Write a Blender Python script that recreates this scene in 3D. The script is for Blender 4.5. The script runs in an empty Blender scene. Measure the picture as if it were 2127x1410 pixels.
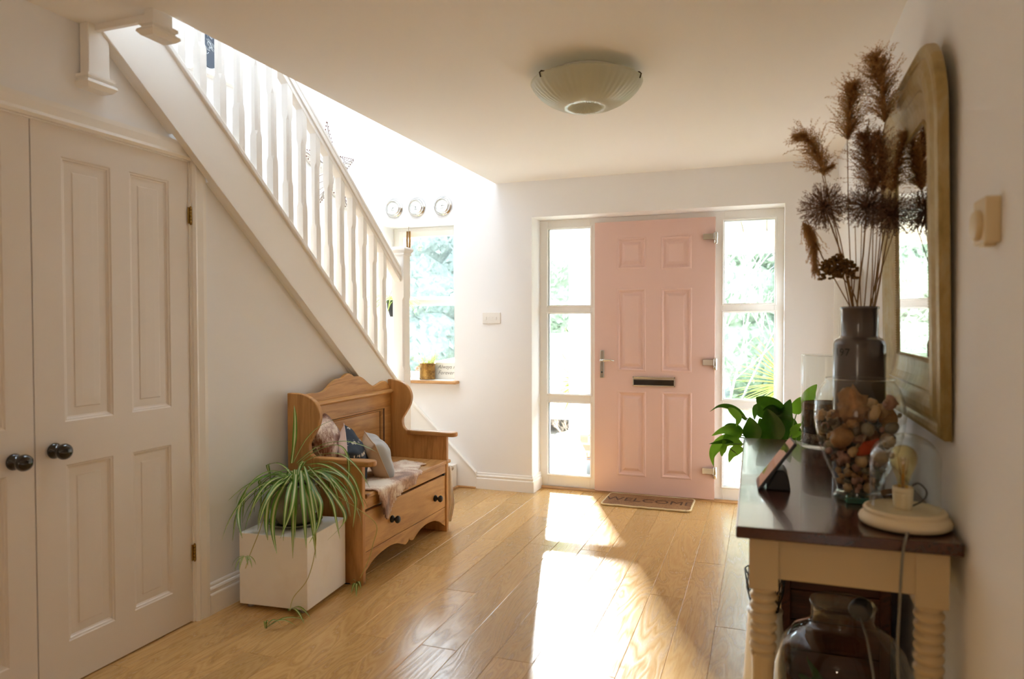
import bpy, bmesh, math, random
from math import sin, cos, pi, sqrt, radians, exp
from mathutils import Vector, Matrix, noise as mnoise

SC = bpy.context.scene
# ------------------------------------------------------------------ camera
IMW, IMH = 2127, 1410
FPX, YAW, PITCH, ROLL, CAMZ = 1454.9, 0.34877, 0.022328, -0.001834, 1.30
_fwd = Vector((-sin(YAW)*cos(PITCH), cos(YAW)*cos(PITCH), -sin(PITCH)))
_rt0 = Vector((cos(YAW), sin(YAW), 0.0))
_up0 = _rt0.cross(_fwd)
_rt = _rt0*cos(ROLL) + _up0*sin(ROLL)
_up = -_rt0*sin(ROLL) + _up0*cos(ROLL)
CAM = Vector((0, 0, CAMZ))
cam_data = bpy.data.cameras.new('camera')
cam = bpy.data.objects.new('camera', cam_data)
SC.collection.objects.link(cam)
cam.matrix_world = Matrix(((_rt.x, _up.x, -_fwd.x, 0), (_rt.y, _up.y, -_fwd.y, 0), (_rt.z, _up.z, -_fwd.z, CAMZ), (0, 0, 0, 1)))
cam_data.sensor_width = 36.0
cam_data.lens = FPX/IMW*36.0
cam_data.clip_start = 0.05
cam_data.clip_end = 300
cam_data.dof.use_dof = True
cam_data.dof.focus_distance = 4.3
cam_data.dof.aperture_fstop = 2.4
SC.camera = cam

# ------------------------------------------------------------------ world, lights, exposure
SC.view_settings.view_transform = 'Standard'
SC.view_settings.look = 'None'
SC.view_settings.gamma = 1.0
SC.view_settings.use_curve_mapping = False
SC.view_settings.exposure = 0.66
SC.cycles.use_denoising = True
SC.cycles.max_bounces = 14
SC.cycles.diffuse_bounces = 8
SC.cycles.glossy_bounces = 6
SC.cycles.transmission_bounces = 8
SC.cycles.transparent_max_bounces = 32
SC.cycles.caustics_reflective = False
SC.cycles.caustics_refractive = False
SC.cycles.sample_clamp_indirect = 10.0

world = bpy.data.worlds.new('sky'); SC.world = world
world.use_nodes = True
_bg = world.node_tree.nodes['Background']
_bg.inputs['Color'].default_value = (0.77, 0.88, 1.0, 1)
_bg.inputs['Strength'].default_value = 8.8

def area(name, loc, aim, sx, sy, power, col, portal=False):
    l = bpy.data.lights.new(name, 'AREA'); l.shape = 'RECTANGLE'; l.size = sx; l.size_y = sy
    l.energy = power; l.color = col
    if portal: l.cycles.is_portal = True
    o = bpy.data.objects.new(name, l); SC.collection.objects.link(o)
    o.location = loc
    o.rotation_euler = (Vector(aim) - Vector(loc)).to_track_quat('-Z', 'Y').to_euler()
    return o
def point(name, loc, power, col, r):
    l = bpy.data.lights.new(name, 'POINT'); l.energy = power; l.color = col; l.shadow_soft_size = r
    o = bpy.data.objects.new(name, l); SC.collection.objects.link(o); o.location = loc
    return o
# low flash lamp outside the porch, the source of the glare and of the bright fan on the floor
point('porch_flash', (-2.52, 8.40, 2.24), 4600.0, (0.94, 0.97, 1.0), 0.07)
# warm fill light added at the back wall, and the lamp behind the camera
area('rear_fill', (-1.72, -5.85, 1.45), (-1.2, 0, 1.3), 1.15, 1.5, 9.0, (1.0, 0.82, 0.62))
point('rear_lamp', (-0.55, -0.9, 2.05), 3.5, (1.0, 0.82, 0.62), 0.06)
# openings through which the sky lights the hall
area('portal_sidelight', (-1.45, 5.42, 1.08), (-1.45, 0, 1.08), 0.42, 2.1, 1, (1, 1, 1), True)
area('portal_sidelight', (-0.12, 5.42, 1.08), (-0.12, 0, 1.08), 0.42, 2.1, 1, (1, 1, 1), True)
area('portal_window', (-2.67, 5.42, 1.48), (-2.67, 0, 1.48), 0.66, 1.3, 1, (1, 1, 1), True)
area('portal_roof', (-2.25, 3.05, 5.0), (-2.25, 3.05, 0), 1.1, 2.0, 1, (1, 1, 1), True)

# ------------------------------------------------------------------ measuring helpers (points on real planes)
def ray(px, py): return _fwd + _rt*((px-IMW/2)/FPX) - _up*((py-IMH/2)/FPX)
def on_x(px, py, X):
    d = ray(px, py); return CAM + d*(X/d.x)
def on_y(px, py, Y):
    d = ray(px, py); return CAM + d*(Y/d.y)
def on_z(px, py, Z):
    d = ray(px, py); return CAM + d*((Z-CAMZ)/d.z)

# ------------------------------------------------------------------ geometry helper
class G:
    """collects geometry; every face keeps a material slot index"""
    def __init__(s): s.v = []; s.f = []; s.m = []; s.sm = []
    def add(s, vs, fs, mi=0, smooth=False, M=None):
        b = len(s.v)
        for p in vs:
            p = Vector(p)
            s.v.append(tuple(M @ p) if M is not None else tuple(p))
        for f in fs:
            s.f.append([b+i for i in f]); s.m.append(mi); s.sm.append(smooth)
        return s
    def box(s, x0, x1, y0, y1, z0, z1, mi=0, M=None):
        vs = [(x0,y0,z0),(x1,y0,z0),(x1,y1,z0),(x0,y1,z0),(x0,y0,z1),(x1,y0,z1),(x1,y1,z1),(x0,y1,z1)]
        return s.add(vs, [(0,3,2,1),(4,5,6,7),(0,1,5,4),(1,2,6,5),(2,3,7,6),(3,0,4,7)], mi, False, M)
    def prism(s, poly, axis, a, b, mi=0, M=None, smooth=False):
        """poly in the two other axes (order x,y,z with axis removed), extruded from a to b"""
        n = len(poly)
        def mk(p, t):
            if axis == 'x': return (t, p[0], p[1])
            if axis == 'y': return (p[0], t, p[1])
            return (p[0], p[1], t)
        vs = [mk(p, a) for p in poly] + [mk(p, b) for p in poly]
        s.add(vs, [list(range(n)), list(range(2*n-1, n-1, -1))], mi, False, M)
        base = len(s.v) - 2*n
        for i in range(n):
            j = (i+1) % n
            s.f.append([base+j, base+i, base+n+i, base+n+j]); s.m.append(mi); s.sm.append(smooth)
        return s
    def lathe(s, prof, c=(0,0,0), seg=32, mi=0, M=None, caps=True, a0=0, smooth=True):
        vs = []; fs = []
        n = len(prof)
        for (r, z) in prof:
            for k in range(seg):
                a = a0 + 2*pi*k/seg
                vs.append((c[0]+r*cos(a), c[1]+r*sin(a), c[2]+z))
        for i in range(n-1):
            for k in range(seg):
                k2 = (k+1) % seg
                fs.append((i*seg+k, i*seg+k2, (i+1)*seg+k2, (i+1)*seg+k))
        s.add(vs, fs, mi, smooth, M)
        if caps:
            b = len(s.v) - len(vs)
            if prof[0][0] > 1e-5: s.f.append([b+k for k in range(seg)][::-1]); s.m.append(mi); s.sm.append(False)
            if prof[-1][0] > 1e-5: s.f.append([b+(n-1)*seg+k for k in range(seg)]); s.m.append(mi); s.sm.append(False)
        return s
    def tube(s, pts, r, seg=8, mi=0, M=None, taper=None, smooth=True):
        pts = [Vector(p) for p in pts]; n = len(pts)
        vs = []; fs = []
        t0 = (pts[1]-pts[0]).normalized()
        ref = Vector((0,0,1)) if abs(t0.z) < 0.9 else Vector((1,0,0))
        u = t0.cross(ref).normalized()
        for i, p in enumerate(pts):
            t = (pts[min(i+1, n-1)] - pts[max(i-1, 0)])
            t = t.normalized() if t.length > 1e-9 else t0
            u = (u - t*u.dot(t)); u = u.normalized() if u.length > 1e-6 else t.orthogonal().normalized()
            w = t.cross(u)
            rr = r if not callable(r) else r(i/(n-1))
            if taper is not None: rr = r*(1+(taper-1)*i/(n-1))
            for k in range(seg):
                a = 2*pi*k/seg
                vs.append(p + u*(rr*cos(a)) + w*(rr*sin(a)))
        for i in range(n-1):
            for k in range(seg):
                k2 = (k+1) % seg
                fs.append((i*seg+k, i*seg+k2, (i+1)*seg+k2, (i+1)*seg+k))
        s.add(vs, fs, mi, smooth, M)
        b = len(s.v) - len(vs)
        s.f.append([b+k for k in range(seg)][::-1]); s.m.append(mi); s.sm.append(False)
        s.f.append([b+(n-1)*seg+k for k in range(seg)]); s.m.append(mi); s.sm.append(False)
        return s
    def blob(s, c, r, seg=14, rings=9, mi=0, M=None, amp=0.0, fr=3.0, seed=0.0, fn=None):
        """ellipsoid, optionally noisy or reshaped by fn(unit vector)->factor"""
        vs = []; fs = []
        rx, ry, rz = (r, r, r) if not hasattr(r, '__len__') else r
        def pt(d):
            k = 1.0
            if amp: k += amp*mnoise.noise(d*fr + Vector((seed, seed*1.7, -seed)))
            if fn: k *= fn(d)
            return Vector((c[0]+d.x*rx*k, c[1]+d.y*ry*k, c[2]+d.z*rz*k))
        vs.append(pt(Vector((0,0,1))))
        for i in range(1, rings):
            th = pi*i/rings
            for k in range(seg):
                a = 2*pi*k/seg
                vs.append(pt(Vector((sin(th)*cos(a), sin(th)*sin(a), cos(th)))))
        vs.append(pt(Vector((0,0,-1))))
        for k in range(seg):
            fs.append((0, 1+k, 1+(k+1)%seg))
            b = 1+(rings-2)*seg
            fs.append((len(vs)-1, b+(k+1)%seg, b+k))
        for i in range(rings-2):
            for k in range(seg):
                k2 = (k+1)%seg
                fs.append((1+i*seg+k, 1+(i+1)*seg+k, 1+(i+1)*seg+k2, 1+i*seg+k2))
        return s.add(vs, fs, mi, True, M)
    def ribbon(s, pts, wfn, side=None, mi=(0,), fold=0.0, M=None):
        """leaf blade along pts; wfn(t) half width; mi material per strip across; fold lifts the edges"""
        pts = [Vector(p) for p in pts]; n = len(pts); k = len(mi)
        if k == 1: us = [-1, 1]
        elif k == 2: us = [-1, 0, 1]
        elif k == 3: us = [-1, -0.36, 0.36, 1]
        else: us = [-1+2*i/k for i in range(k+1)]
        vs = []
        for i, p in enumerate(pts):
            t = (pts[min(i+1, n-1)]-pts[max(i-1, 0)]).normalized()
            sd = Vector(side) if side is not None else t.cross(Vector((0,0,1)))
            sd = sd - t*sd.dot(t)
            if sd.length < 1e-4: sd = t.orthogonal()
            sd.normalize(); nn = sd.cross(t)
            if nn.z < 0: nn = -nn
            w = wfn(i/(n-1))
            for u in us: vs.append(p + sd*(w*u) + nn*(fold*w*abs(u)))
        m = len(us)
        b = len(s.v)
        for p in vs: s.v.append(tuple(M @ p) if M is not None else tuple(p))
        for i in range(n-1):
            for j in range(k):
                s.f.append([b+i*m+j, b+i*m+j+1, b+(i+1)*m+j+1, b+(i+1)*m+j]); s.m.append(mi[j]); s.sm.append(True)
        return s

ORI = {}
def wloc(o): return ORI.get(o.name, Vector((0,0,0)))
def obj(name, g, mats, parent=None, bevel=0, seg=2, solid=0, subsurf=0, at=None, weighted=True):
    me = bpy.data.meshes.new(name)
    base = Vector((0,0,0))
    if parent is not None: base = wloc(parent)
    elif at is not None: base = Vector(at)
    elif g.v:
        xs = [p[0] for p in g.v]; ys = [p[1] for p in g.v]; zs = [p[2] for p in g.v]
        base = Vector(((min(xs)+max(xs))/2, (min(ys)+max(ys))/2, min(zs)))
    me.from_pydata([tuple(Vector(p)-base) for p in g.v], [], g.f)
    if not isinstance(mats, (list, tuple)): mats = [mats]
    for m in mats: me.materials.append(m)
    me.polygons.foreach_set('material_index', g.m)
    me.polygons.foreach_set('use_smooth', g.sm)
    me.update()
    bm = bmesh.new(); bm.from_mesh(me)
    bmesh.ops.recalc_face_normals(bm, faces=bm.faces)
    bm.to_mesh(me); bm.free()
    o = bpy.data.objects.new(name, me)
    SC.collection.objects.link(o)
    if parent is not None:
        o.parent = parent
        ORI[o.name] = base
    else:
        o.location = base
        ORI[o.name] = base
    if solid:
        md = o.modifiers.new('solid', 'SOLIDIFY'); md.thickness = solid; md.offset = 0
    if bevel:
        md = o.modifiers.new('bevel', 'BEVEL'); md.width = bevel; md.segments = seg; md.limit_method = 'ANGLE'; md.angle_limit = radians(35)
    if subsurf:
        md = o.modifiers.new('sub', 'SUBSURF'); md.levels = subsurf; md.render_levels = subsurf
    return o
def thing(name, label, cat, loc, group=None):
    o = bpy.data.objects.new(name, None); SC.collection.objects.link(o)
    o.empty_display_size = 0.05
    o.location = loc; ORI[o.name] = Vector(loc)
    o['label'] = label; o['category'] = cat
    if group: o['group'] = group
    return o
def tag(o, label, cat, group=None, kind=None):
    o['label'] = label; o['category'] = cat
    if group: o['group'] = group
    if kind: o['kind'] = kind
    return o
def struct(o, label=None, cat=None):
    o['kind'] = 'structure'
    if label: o['label'] = label
    if cat: o['category'] = cat
    return o

# ------------------------------------------------------------------ materials
def lin(c):
    if isinstance(c, str):
        c = c.lstrip('#'); c = tuple(int(c[i:i+2], 16)/255 for i in (0, 2, 4))
    return tuple((x/12.92 if x <= 0.04045 else ((x+0.055)/1.055)**2.4) for x in c) + (1.0,)
def newmat(name):
    m = bpy.data.materials.new(name); m.use_nodes = True
    nt = m.node_tree; b = nt.nodes['Principled BSDF']
    return m, nt, b
def lk(nt, a, b): nt.links.new(a, b)
def coords(nt, scale=(1,1,1), rot=(0,0,0), src='Object'):
    tc = nt.nodes.new('ShaderNodeTexCoord'); mp = nt.nodes.new('ShaderNodeMapping')
    mp.inputs['Scale'].default_value = scale; mp.inputs['Rotation'].default_value = rot
    lk(nt, tc.outputs[src], mp.inputs['Vector'])
    return mp.outputs['Vector']
def ntex(nt, vec, scale, detail=4, rough=0.5, dist=0.0):
    n = nt.nodes.new('ShaderNodeTexNoise'); n.inputs['Scale'].default_value = scale
    n.inputs['Detail'].default_value = detail; n.inputs['Roughness'].default_value = rough; n.inputs['Distortion'].default_value = dist
    lk(nt, vec, n.inputs['Vector']); return n.outputs['Fac']
def ramp(nt, fac, stops):
    r = nt.nodes.new('ShaderNodeValToRGB')
    while len(r.color_ramp.elements) < len(stops): r.color_ramp.elements.new(0.5)
    for e, (p, c) in zip(r.color_ramp.elements, stops): e.position = p; e.color = c
    lk(nt, fac, r.inputs['Fac']); return r.outputs['Color']
def bump(nt, h, b, strength=0.3, dist=0.01):
    n = nt.nodes.new('ShaderNodeBump'); n.inputs['Strength'].default_value = strength; n.inputs['Distance'].default_value = dist
    lk(nt, h, n.inputs['Height']); lk(nt, n.outputs['Normal'], b.inputs['Normal'])
def P(name, col, rough=0.5, metal=0.0, var=None, bmp=None, coat=0.0, spec=0.5, sheen=0.0, sub=0.0, trans=0.0):
    """var=(scale, colour2, low, high); bmp=(scale, strength, distance)"""
    m, nt, b = newmat(name)
    b.inputs['Base Color'].default_value = lin(col)
    b.inputs['Roughness'].default_value = rough; b.inputs['Metallic'].default_value = metal
    b.inputs['Coat Weight'].default_value = coat; b.inputs['Specular IOR Level'].default_value = spec
    if sheen: b.inputs['Sheen Weight'].default_value = sheen
    if trans: b.inputs['Transmission Weight'].default_value = trans
    vec = None
    if var or bmp: vec = coords(nt)
    if var:
        f = ntex(nt, vec, var[0], 5, 0.6)
        c = ramp(nt, f, [(var[2] if len(var) > 2 else 0.35, lin(col)), (var[3] if len(var) > 3 else 0.68, lin(var[1]))])
        lk(nt, c, b.inputs['Base Color'])
    if bmp:
        f = ntex(nt, vec, bmp[0], 4, 0.6); bump(nt, f, b, bmp[1], bmp[2])
    return m
def leafmat(name, col, col2=None, rough=0.38, tl=0.35, tcol=None):
    m, nt, b = newmat(name)
    b.inputs['Base Color'].default_value = lin(col); b.inputs['Roughness'].default_value = rough
    if col2:
        f = ntex(nt, coords(nt), 14, 3, 0.5)
        lk(nt, ramp(nt, f, [(0.35, lin(col)), (0.7, lin(col2))]), b.inputs['Base Color'])
    t = nt.nodes.new('ShaderNodeBsdfTranslucent'); t.inputs['Color'].default_value = lin(tcol or col2 or col)
    mx = nt.nodes.new('ShaderNodeMixShader'); mx.inputs['Fac'].default_value = tl
    out = nt.nodes['Material Output']
    lk(nt, b.outputs['BSDF'], mx.inputs[1]); lk(nt, t.outputs['BSDF'], mx.inputs[2]); lk(nt, mx.outputs['Shader'], out.inputs['Surface'])
    return m
def thinglass(name, tint=(1,1,1,1), rough=0.0, base=0.045, ior=1.5, gcol=(1,1,1,1)):
    """a thin pane or vessel wall: straight see-through plus a Fresnel reflection"""
    m, nt, b = newmat(name); nt.nodes.remove(b)
    tr = nt.nodes.new('ShaderNodeBsdfTransparent'); tr.inputs['Color'].default_value = tint
    gl = nt.nodes.new('ShaderNodeBsdfGlossy'); gl.inputs['Roughness'].default_value = rough; gl.inputs['Color'].default_value = gcol
    lw_ = nt.nodes.new('ShaderNodeLayerWeight'); lw_.inputs['Blend'].default_value = 0.5
    pw = nt.nodes.new('ShaderNodeMath'); pw.operation = 'POWER'; pw.inputs[1].default_value = 3.0; lk(nt, lw_.outputs['Facing'], pw.inputs[0])
    fr = nt.nodes.new('ShaderNodeMath'); fr.operation = 'MULTIPLY_ADD'; fr.inputs[1].default_value = 0.70; fr.inputs[2].default_value = base; fr.use_clamp = True
    lk(nt, pw.outputs[0], fr.inputs[0])
    mx = nt.nodes.new('ShaderNodeMixShader')
    lk(nt, fr.outputs[0], mx.inputs['Fac']); lk(nt, tr.outputs['BSDF'], mx.inputs[1]); lk(nt, gl.outputs['BSDF'], mx.inputs[2])
    lk(nt, mx.outputs['Shader'], nt.nodes['Material Output'].inputs['Surface'])
    return m
def wood(name, c1, c2, c3, axis='y', rough=0.45, scale=1.0, knots=True, coat=0.0, rings=9.0, bstr=0.15):
    m, nt, b = newmat(name)
    st = {'x': (0.12, 1, 1), 'y': (1, 0.12, 1), 'z': (1, 1, 0.12)}[axis]
    vec = coords(nt, tuple(a*scale for a in st))
    n1 = ntex(nt, vec, 3.2, 3, 0.5, 0.6)
    w = nt.nodes.new('ShaderNodeMath'); w.operation = 'MULTIPLY'; w.inputs[1].default_value = rings
    lk(nt, n1, w.inputs[0])
    fr = nt.nodes.new('ShaderNodeMath'); fr.operation = 'PINGPONG'; fr.inputs[1].default_value = 0.5
    lk(nt, w.outputs[0], fr.inputs[0])
    fine = ntex(nt, vec, 90, 3, 0.7)
    ad = nt.nodes.new('ShaderNodeMath'); ad.operation = 'MULTIPLY_ADD'; ad.inputs[1].default_value = 0.55
    lk(nt, fine, ad.inputs[0]); lk(nt, fr.outputs[0], ad.inputs[2])
    c = ramp(nt, ad.outputs[0], [(0.22, lin(c1)), (0.55, lin(c2)), (0.86, lin(c3))])
    if knots:
        v = nt.nodes.new('ShaderNodeTexVoronoi'); v.inputs['Scale'].default_value = 4.5*scale
        vv = coords(nt, {'x': (0.6,1,1), 'y': (1,0.6,1), 'z': (1,1,0.6)}[axis]); lk(nt, vv, v.inputs['Vector'])
        kr = ramp(nt, v.outputs['Distance'], [(0.035, (0.12,0.05,0.02,1)), (0.11, (1,1,1,1))])
        mx = nt.nodes.new('ShaderNodeMix'); mx.data_type = 'RGBA'; mx.blend_type = 'MULTIPLY'; mx.inputs[0].default_value = 0.75
        lk(nt, c, mx.inputs[6]); lk(nt, kr, mx.inputs[7]); c = mx.outputs[2]
    big = ntex(nt, coords(nt), 2.3, 2, 0.5)
    br = ramp(nt, big, [(0.3, (0.78,0.74,0.70,1)), (0.7, (1.12,1.1,1.08,1))])
    mx = nt.nodes.new('ShaderNodeMix'); mx.data_type = 'RGBA'; mx.blend_type = 'MULTIPLY'; mx.inputs[0].default_value = 1.0
    lk(nt, c, mx.inputs[6]); lk(nt, br, mx.inputs[7])
    lk(nt, mx.outputs[2], b.inputs['Base Color'])
    b.inputs['Roughness'].default_value = rough; b.inputs['Coat Weight'].default_value = coat
    bump(nt, ad.outputs[0], b, bstr, 0.002)
    return m

M = {}
M['wall'] = P('wall_paint', '#f1f1f2', 0.75, bmp=(220, 0.04, 0.002))
M['ceil'] = P('ceiling_paint', '#f7f4ef', 0.85, bmp=(150, 0.03, 0.002))
M['gloss'] = P('white_gloss_paint', '#f4f1ec', 0.32, bmp=(30, 0.03, 0.002))
M['cupboard'] = P('cupboard_paint', '#e8e1d9', 0.36, bmp=(24, 0.05, 0.002))
M['upvc'] = P('window_plastic', '#f2f1ee', 0.3)
M['pink'] = P('pink_door_skin', '#e2c0b6', 0.5, bmp=(160, 0.12, 0.001))
M['chrome'] = P('chrome', '#d8d6d2', 0.12, 1.0)
M['darkmirror'] = P('dark_polished_steel', '#55585e', 0.06, 1.0)
M['black'] = P('black_ceramic', '#0b0a0a', 0.08, 0.0, coat=0.6)
M['brass'] = P('aged_brass', '#a98a4c', 0.35, 1.0)
M['blackiron'] = P('black_iron', '#1c1a19', 0.4, 0.2)
M['rubber'] = P('black_rubber', '#141414', 0.6)
M['pine_y'] = wood('pine_along_bench', '#b98a50', '#c99a5e', '#a87840', 'y', 0.42)
M['pine_z'] = wood('pine_upright', '#b3824a', '#c49358', '#a0703a', 'z', 0.42)
M['pine_x'] = wood('pine_across', '#b3824a', '#c49358', '#a0703a', 'x', 0.42)
M['oaktrim'] = wood('oak_trim', '#b58a58', '#c79d6a', '#95693c', 'x', 0.4, knots=False)
M['sill'] = wood('sill_oak', '#b58755', '#c99c68', '#966a3e', 'x', 0.4, knots=False)
M['mahog'] = wood('dark_mahogany', '#35180f', '#4a2417', '#240f09', 'y', 0.22, knots=False, coat=0.35, rings=6)
M['cream'] = P('cream_furniture_paint', '#c0ab84', 0.38, bmp=(18, 0.06, 0.002))
M['marble'] = P('white_marble', '#faf8f5', 0.2, var=(3.5, '#ece4dc', 0.5, 0.85))
M['pane'] = thinglass('window_glass', (0.97, 0.99, 0.985, 1), 0.0)
M['glass'] = thinglass('vessel_glass', (0.93, 0.955, 0.94, 1), 0.0, base=0.035)
M['glassg'] = thinglass('greenish_glass', (0.80, 0.90, 0.86, 1), 0.0, ior=1.5)
M['mirror'] = P('mirror_silver', '#f2f2f0', 0.01, 1.0)
M['pine_groove'] = P('dark_pine_groove', '#5f3d1e', 0.5)  # darker brown for the moulding grooves of the bench back panel
M['soil'] = P('potting_soil', '#2a1d14', 0.95, bmp=(60, 0.9, 0.01), var=(40, '#463324'))
# ================================================================== the setting
WX, LX, FY, DY, CZ = 0.44, -2.346, 5.10, 5.309, 2.389
# ---- floor: one oak floor, every board a plank with eased edges
def floor_mat():
    m, nt, b = newmat('oak_floor')
    geo = nt.nodes.new('ShaderNodeNewGeometry')
    tc = nt.nodes.new('ShaderNodeTexCoord')
    rnd = geo.outputs['Random Per Island']
    mul = nt.nodes.new('ShaderNodeMath'); mul.operation = 'MULTIPLY'; mul.inputs[1].default_value = 57.0
    lk(nt, rnd, mul.inputs[0])
    comb = nt.nodes.new('ShaderNodeCombineXYZ'); lk(nt, mul.outputs[0], comb.inputs[0]); lk(nt, mul.outputs[0], comb.inputs[1])
    add = nt.nodes.new('ShaderNodeVectorMath'); add.operation = 'ADD'
    lk(nt, tc.outputs['Object'], add.inputs[0]); lk(nt, comb.outputs[0], add.inputs[1])
    mp = nt.nodes.new('ShaderNodeMapping'); mp.inputs['Scale'].default_value = (1, 0.16, 1); lk(nt, add.outputs[0], mp.inputs['Vector'])
    n1 = ntex(nt, mp.outputs['Vector'], 4.6, 3, 0.5, 0.5)
    w = nt.nodes.new('ShaderNodeMath'); w.operation = 'MULTIPLY'; w.inputs[1].default_value = 17.0; lk(nt, n1, w.inputs[0])
    pp = nt.nodes.new('ShaderNodeMath'); pp.operation = 'PINGPONG'; pp.inputs[1].default_value = 0.5; lk(nt, w.outputs[0], pp.inputs[0])
    mp2 = nt.nodes.new('ShaderNodeMapping'); mp2.inputs['Scale'].default_value = (1, 0.05, 1); lk(nt, add.outputs[0], mp2.inputs['Vector'])
    fine = ntex(nt, mp2.outputs['Vector'], 160, 4, 0.75)
    ad = nt.nodes.new('ShaderNodeMath'); ad.operation = 'MULTIPLY_ADD'; ad.inputs[1].default_value = 0.75
    lk(nt, fine, ad.inputs[0]); lk(nt, pp.outputs[0], ad.inputs[2])
    c = ramp(nt, ad.outputs[0], [(0.25, lin('#c4985c')), (0.60, lin('#d6ae73')), (0.95, lin('#b28849'))])
    hv = nt.nodes.new('ShaderNodeHueSaturation'); lk(nt, c, hv.inputs['Color'])
    mr = nt.nodes.new('ShaderNodeMapRange'); mr.inputs['To Min'].default_value = 0.86; mr.inputs['To Max'].default_value = 1.12
    lk(nt, rnd, mr.inputs['Value']); lk(nt, mr.outputs['Result'], hv.inputs['Value'])
    lk(nt, hv.outputs['Color'], b.inputs['Base Color'])
    rr = nt.nodes.new('ShaderNodeMapRange'); rr.inputs['From Min'].default_value = 0.2; rr.inputs['From Max'].default_value = 1.0
    rr.inputs['To Min'].default_value = 0.15; rr.inputs['To Max'].default_value = 0.30
    lk(nt, ad.outputs[0], rr.inputs['Value']); lk(nt, rr.outputs['Result'], b.inputs['Roughness'])
    bump(nt, ad.outputs[0], b, 0.25, 0.0012)
    return m
M['floor'] = floor_mat()
g = G()
W_, L_ = 0.159, 1.387
xr = -0.187
e = 0.0022
y_lo, y_hi = -6.0, 5.34
for c in range(-5, 15):
    x1 = xr - c*W_; x0 = x1 - W_
    x1b = min(x1, WX+0.02); x0b = max(x0, LX-0.25)
    if x0b >= x1b: continue
    ph = 3.91 if c % 2 == 0 else 3.366
    if c in (-1, 7, 11): ph = 3.10
    if c in (5, 10): ph = 3.62
    ys = [y_lo]
    k = ph - 8*L_
    while k < y_hi:
        if y_lo+0.05 < k < y_hi-0.05: ys.append(k)
        k += L_
    ys.append(y_hi)
    for a, b_ in zip(ys[:-1], ys[1:]):
        # chamfered top
        vs = [(x0b,a,-0.012),(x1b,a,-0.012),(x1b,b_,-0.012),(x0b,b_,-0.012),
              (x0b,a,-e),(x1b,a,-e),(x1b,b_,-e),(x0b,b_,-e),
              (x0b+e,a+e,0),(x1b-e,a+e,0),(x1b-e,b_-e,0),(x0b+e,b_-e,0)]
        g.add(vs, [(0,3,2,1),(8,9,10,11),(4,5,9,8),(5,6,10,9),(6,7,11,10),(7,4,8,11),(0,1,5,4),(1,2,6,5),(2,3,7,6),(3,0,4,7)])
floor = struct(obj('floor', g, M['floor'], at=(0,0,0)))
floor.rotation_euler = (0, 0, radians(0.25))
g = G().box(-3.3, WX+0.1, -6.1, 5.36, -0.20, -0.0125)
sub = struct(obj('floor_slab', g, P('subfloor', '#2c2118', 0.9), at=(0,0,0)))
# extra boards to the left of the hall are hidden by the stairs
# ---- ceiling with the stairwell opening
WLX, WELL_Y0 = -3.18, 1.90
g = G()
g.box(-1.986, WX, -6.0, FY, CZ, CZ+0.26)
g.box(LX-1.0, -1.986, -6.0, WELL_Y0, CZ, CZ+0.26)
struct(obj('ceiling', g, M['ceil'], at=(0,0,CZ)))
# ---- walls
g = G().box(WX, WX+0.12, -6.0, FY, 0, CZ)
struct(obj('wall_right', g, M['wall']))
g = G().box(-3.4, WX+0.12, -6.12, -6.0, 0, CZ)
struct(obj('wall_back', g, M['wall']))
sl = -0.8153
def zbot(y): return 0.993 + sl*(y-3.61)
def ztop(y): return 0.929 + sl*(y-4.073)
ycut = 3.61 + (CZ-0.993)/sl
g = G()
CY0, CY1, CZT = 1.02, 2.385, 2.005       # cupboard opening
g.prism([(-6.0,0),(CY0,0),(CY0,CZ),(-6.0,CZ)], 'x', LX-0.1, LX)
g.prism([(CY0,CZT),(CY1,CZT),(CY1,zbot(CY1)+0.10),(ycut,CZ),(CY0,CZ)], 'x', LX-0.1, LX)
g.prism([(CY1,0),(4.14,0),(4.14,zbot(4.14)+0.1),(CY1,zbot(CY1)+0.10)], 'x', LX-0.1, LX)
struct(obj('wall_left', g, M['wall']))
# front wall pieces (thickness FY .. 5.42), with the door opening and the stair window
OX0, OX1, OZ = -1.693, 0.112, 2.113
NX0, NX1, NZ0, NZ1 = -3.0, -2.344, 0.846, 2.112
YB = 5.42
g = G()
TOPZ = 5.0
g.box(OX1, WX+0.12, FY, YB, -0.15, CZ+0.26)
g.box(OX0, OX1, FY, YB, OZ, CZ+0.26)
g.box(NX1, OX0, FY, YB, -0.15, CZ+0.26)
g.box(NX0, NX1, FY, YB, -0.15, NZ0); g.box(NX0, NX1, FY, YB, NZ1, CZ+0.26)
g.box(WLX-0.12, NX0, FY, YB, -0.15, CZ+0.26)
g.box(WLX-0.12, WX+0.12, FY, YB, CZ+0.26, TOPZ)
struct(obj('wall_front', g, M['wall'], at=(0,FY,0)))
# stairwell: outer wall and the storey above it, roof left open as a skylight
g = G().box(WLX-0.12, WLX, -0.4, FY, -0.1, TOPZ)
struct(obj('wall_stairwell', g, M['wall']))
g = G().box(-1.2, -1.08, 0.0, FY, CZ+0.26, TOPZ)
g.box(WLX, -1.08, -0.1, 0.0, CZ, TOPZ)
struct(obj('wall_landing', g, M['wall']))
g = G()
g.box(WLX, -1.08, 0.0, 2.05, 4.95, 5.05); g.box(-1.70, -1.08, 2.05, FY, 4.95, 5.05); g.box(WLX, -1.70, 4.05, FY, 4.95, 5.05); g.box(WLX, -2.80, 2.05, 4.05, 4.95, 5.05)
struct(obj('ceiling_landing', g, M['ceil']))
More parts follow.
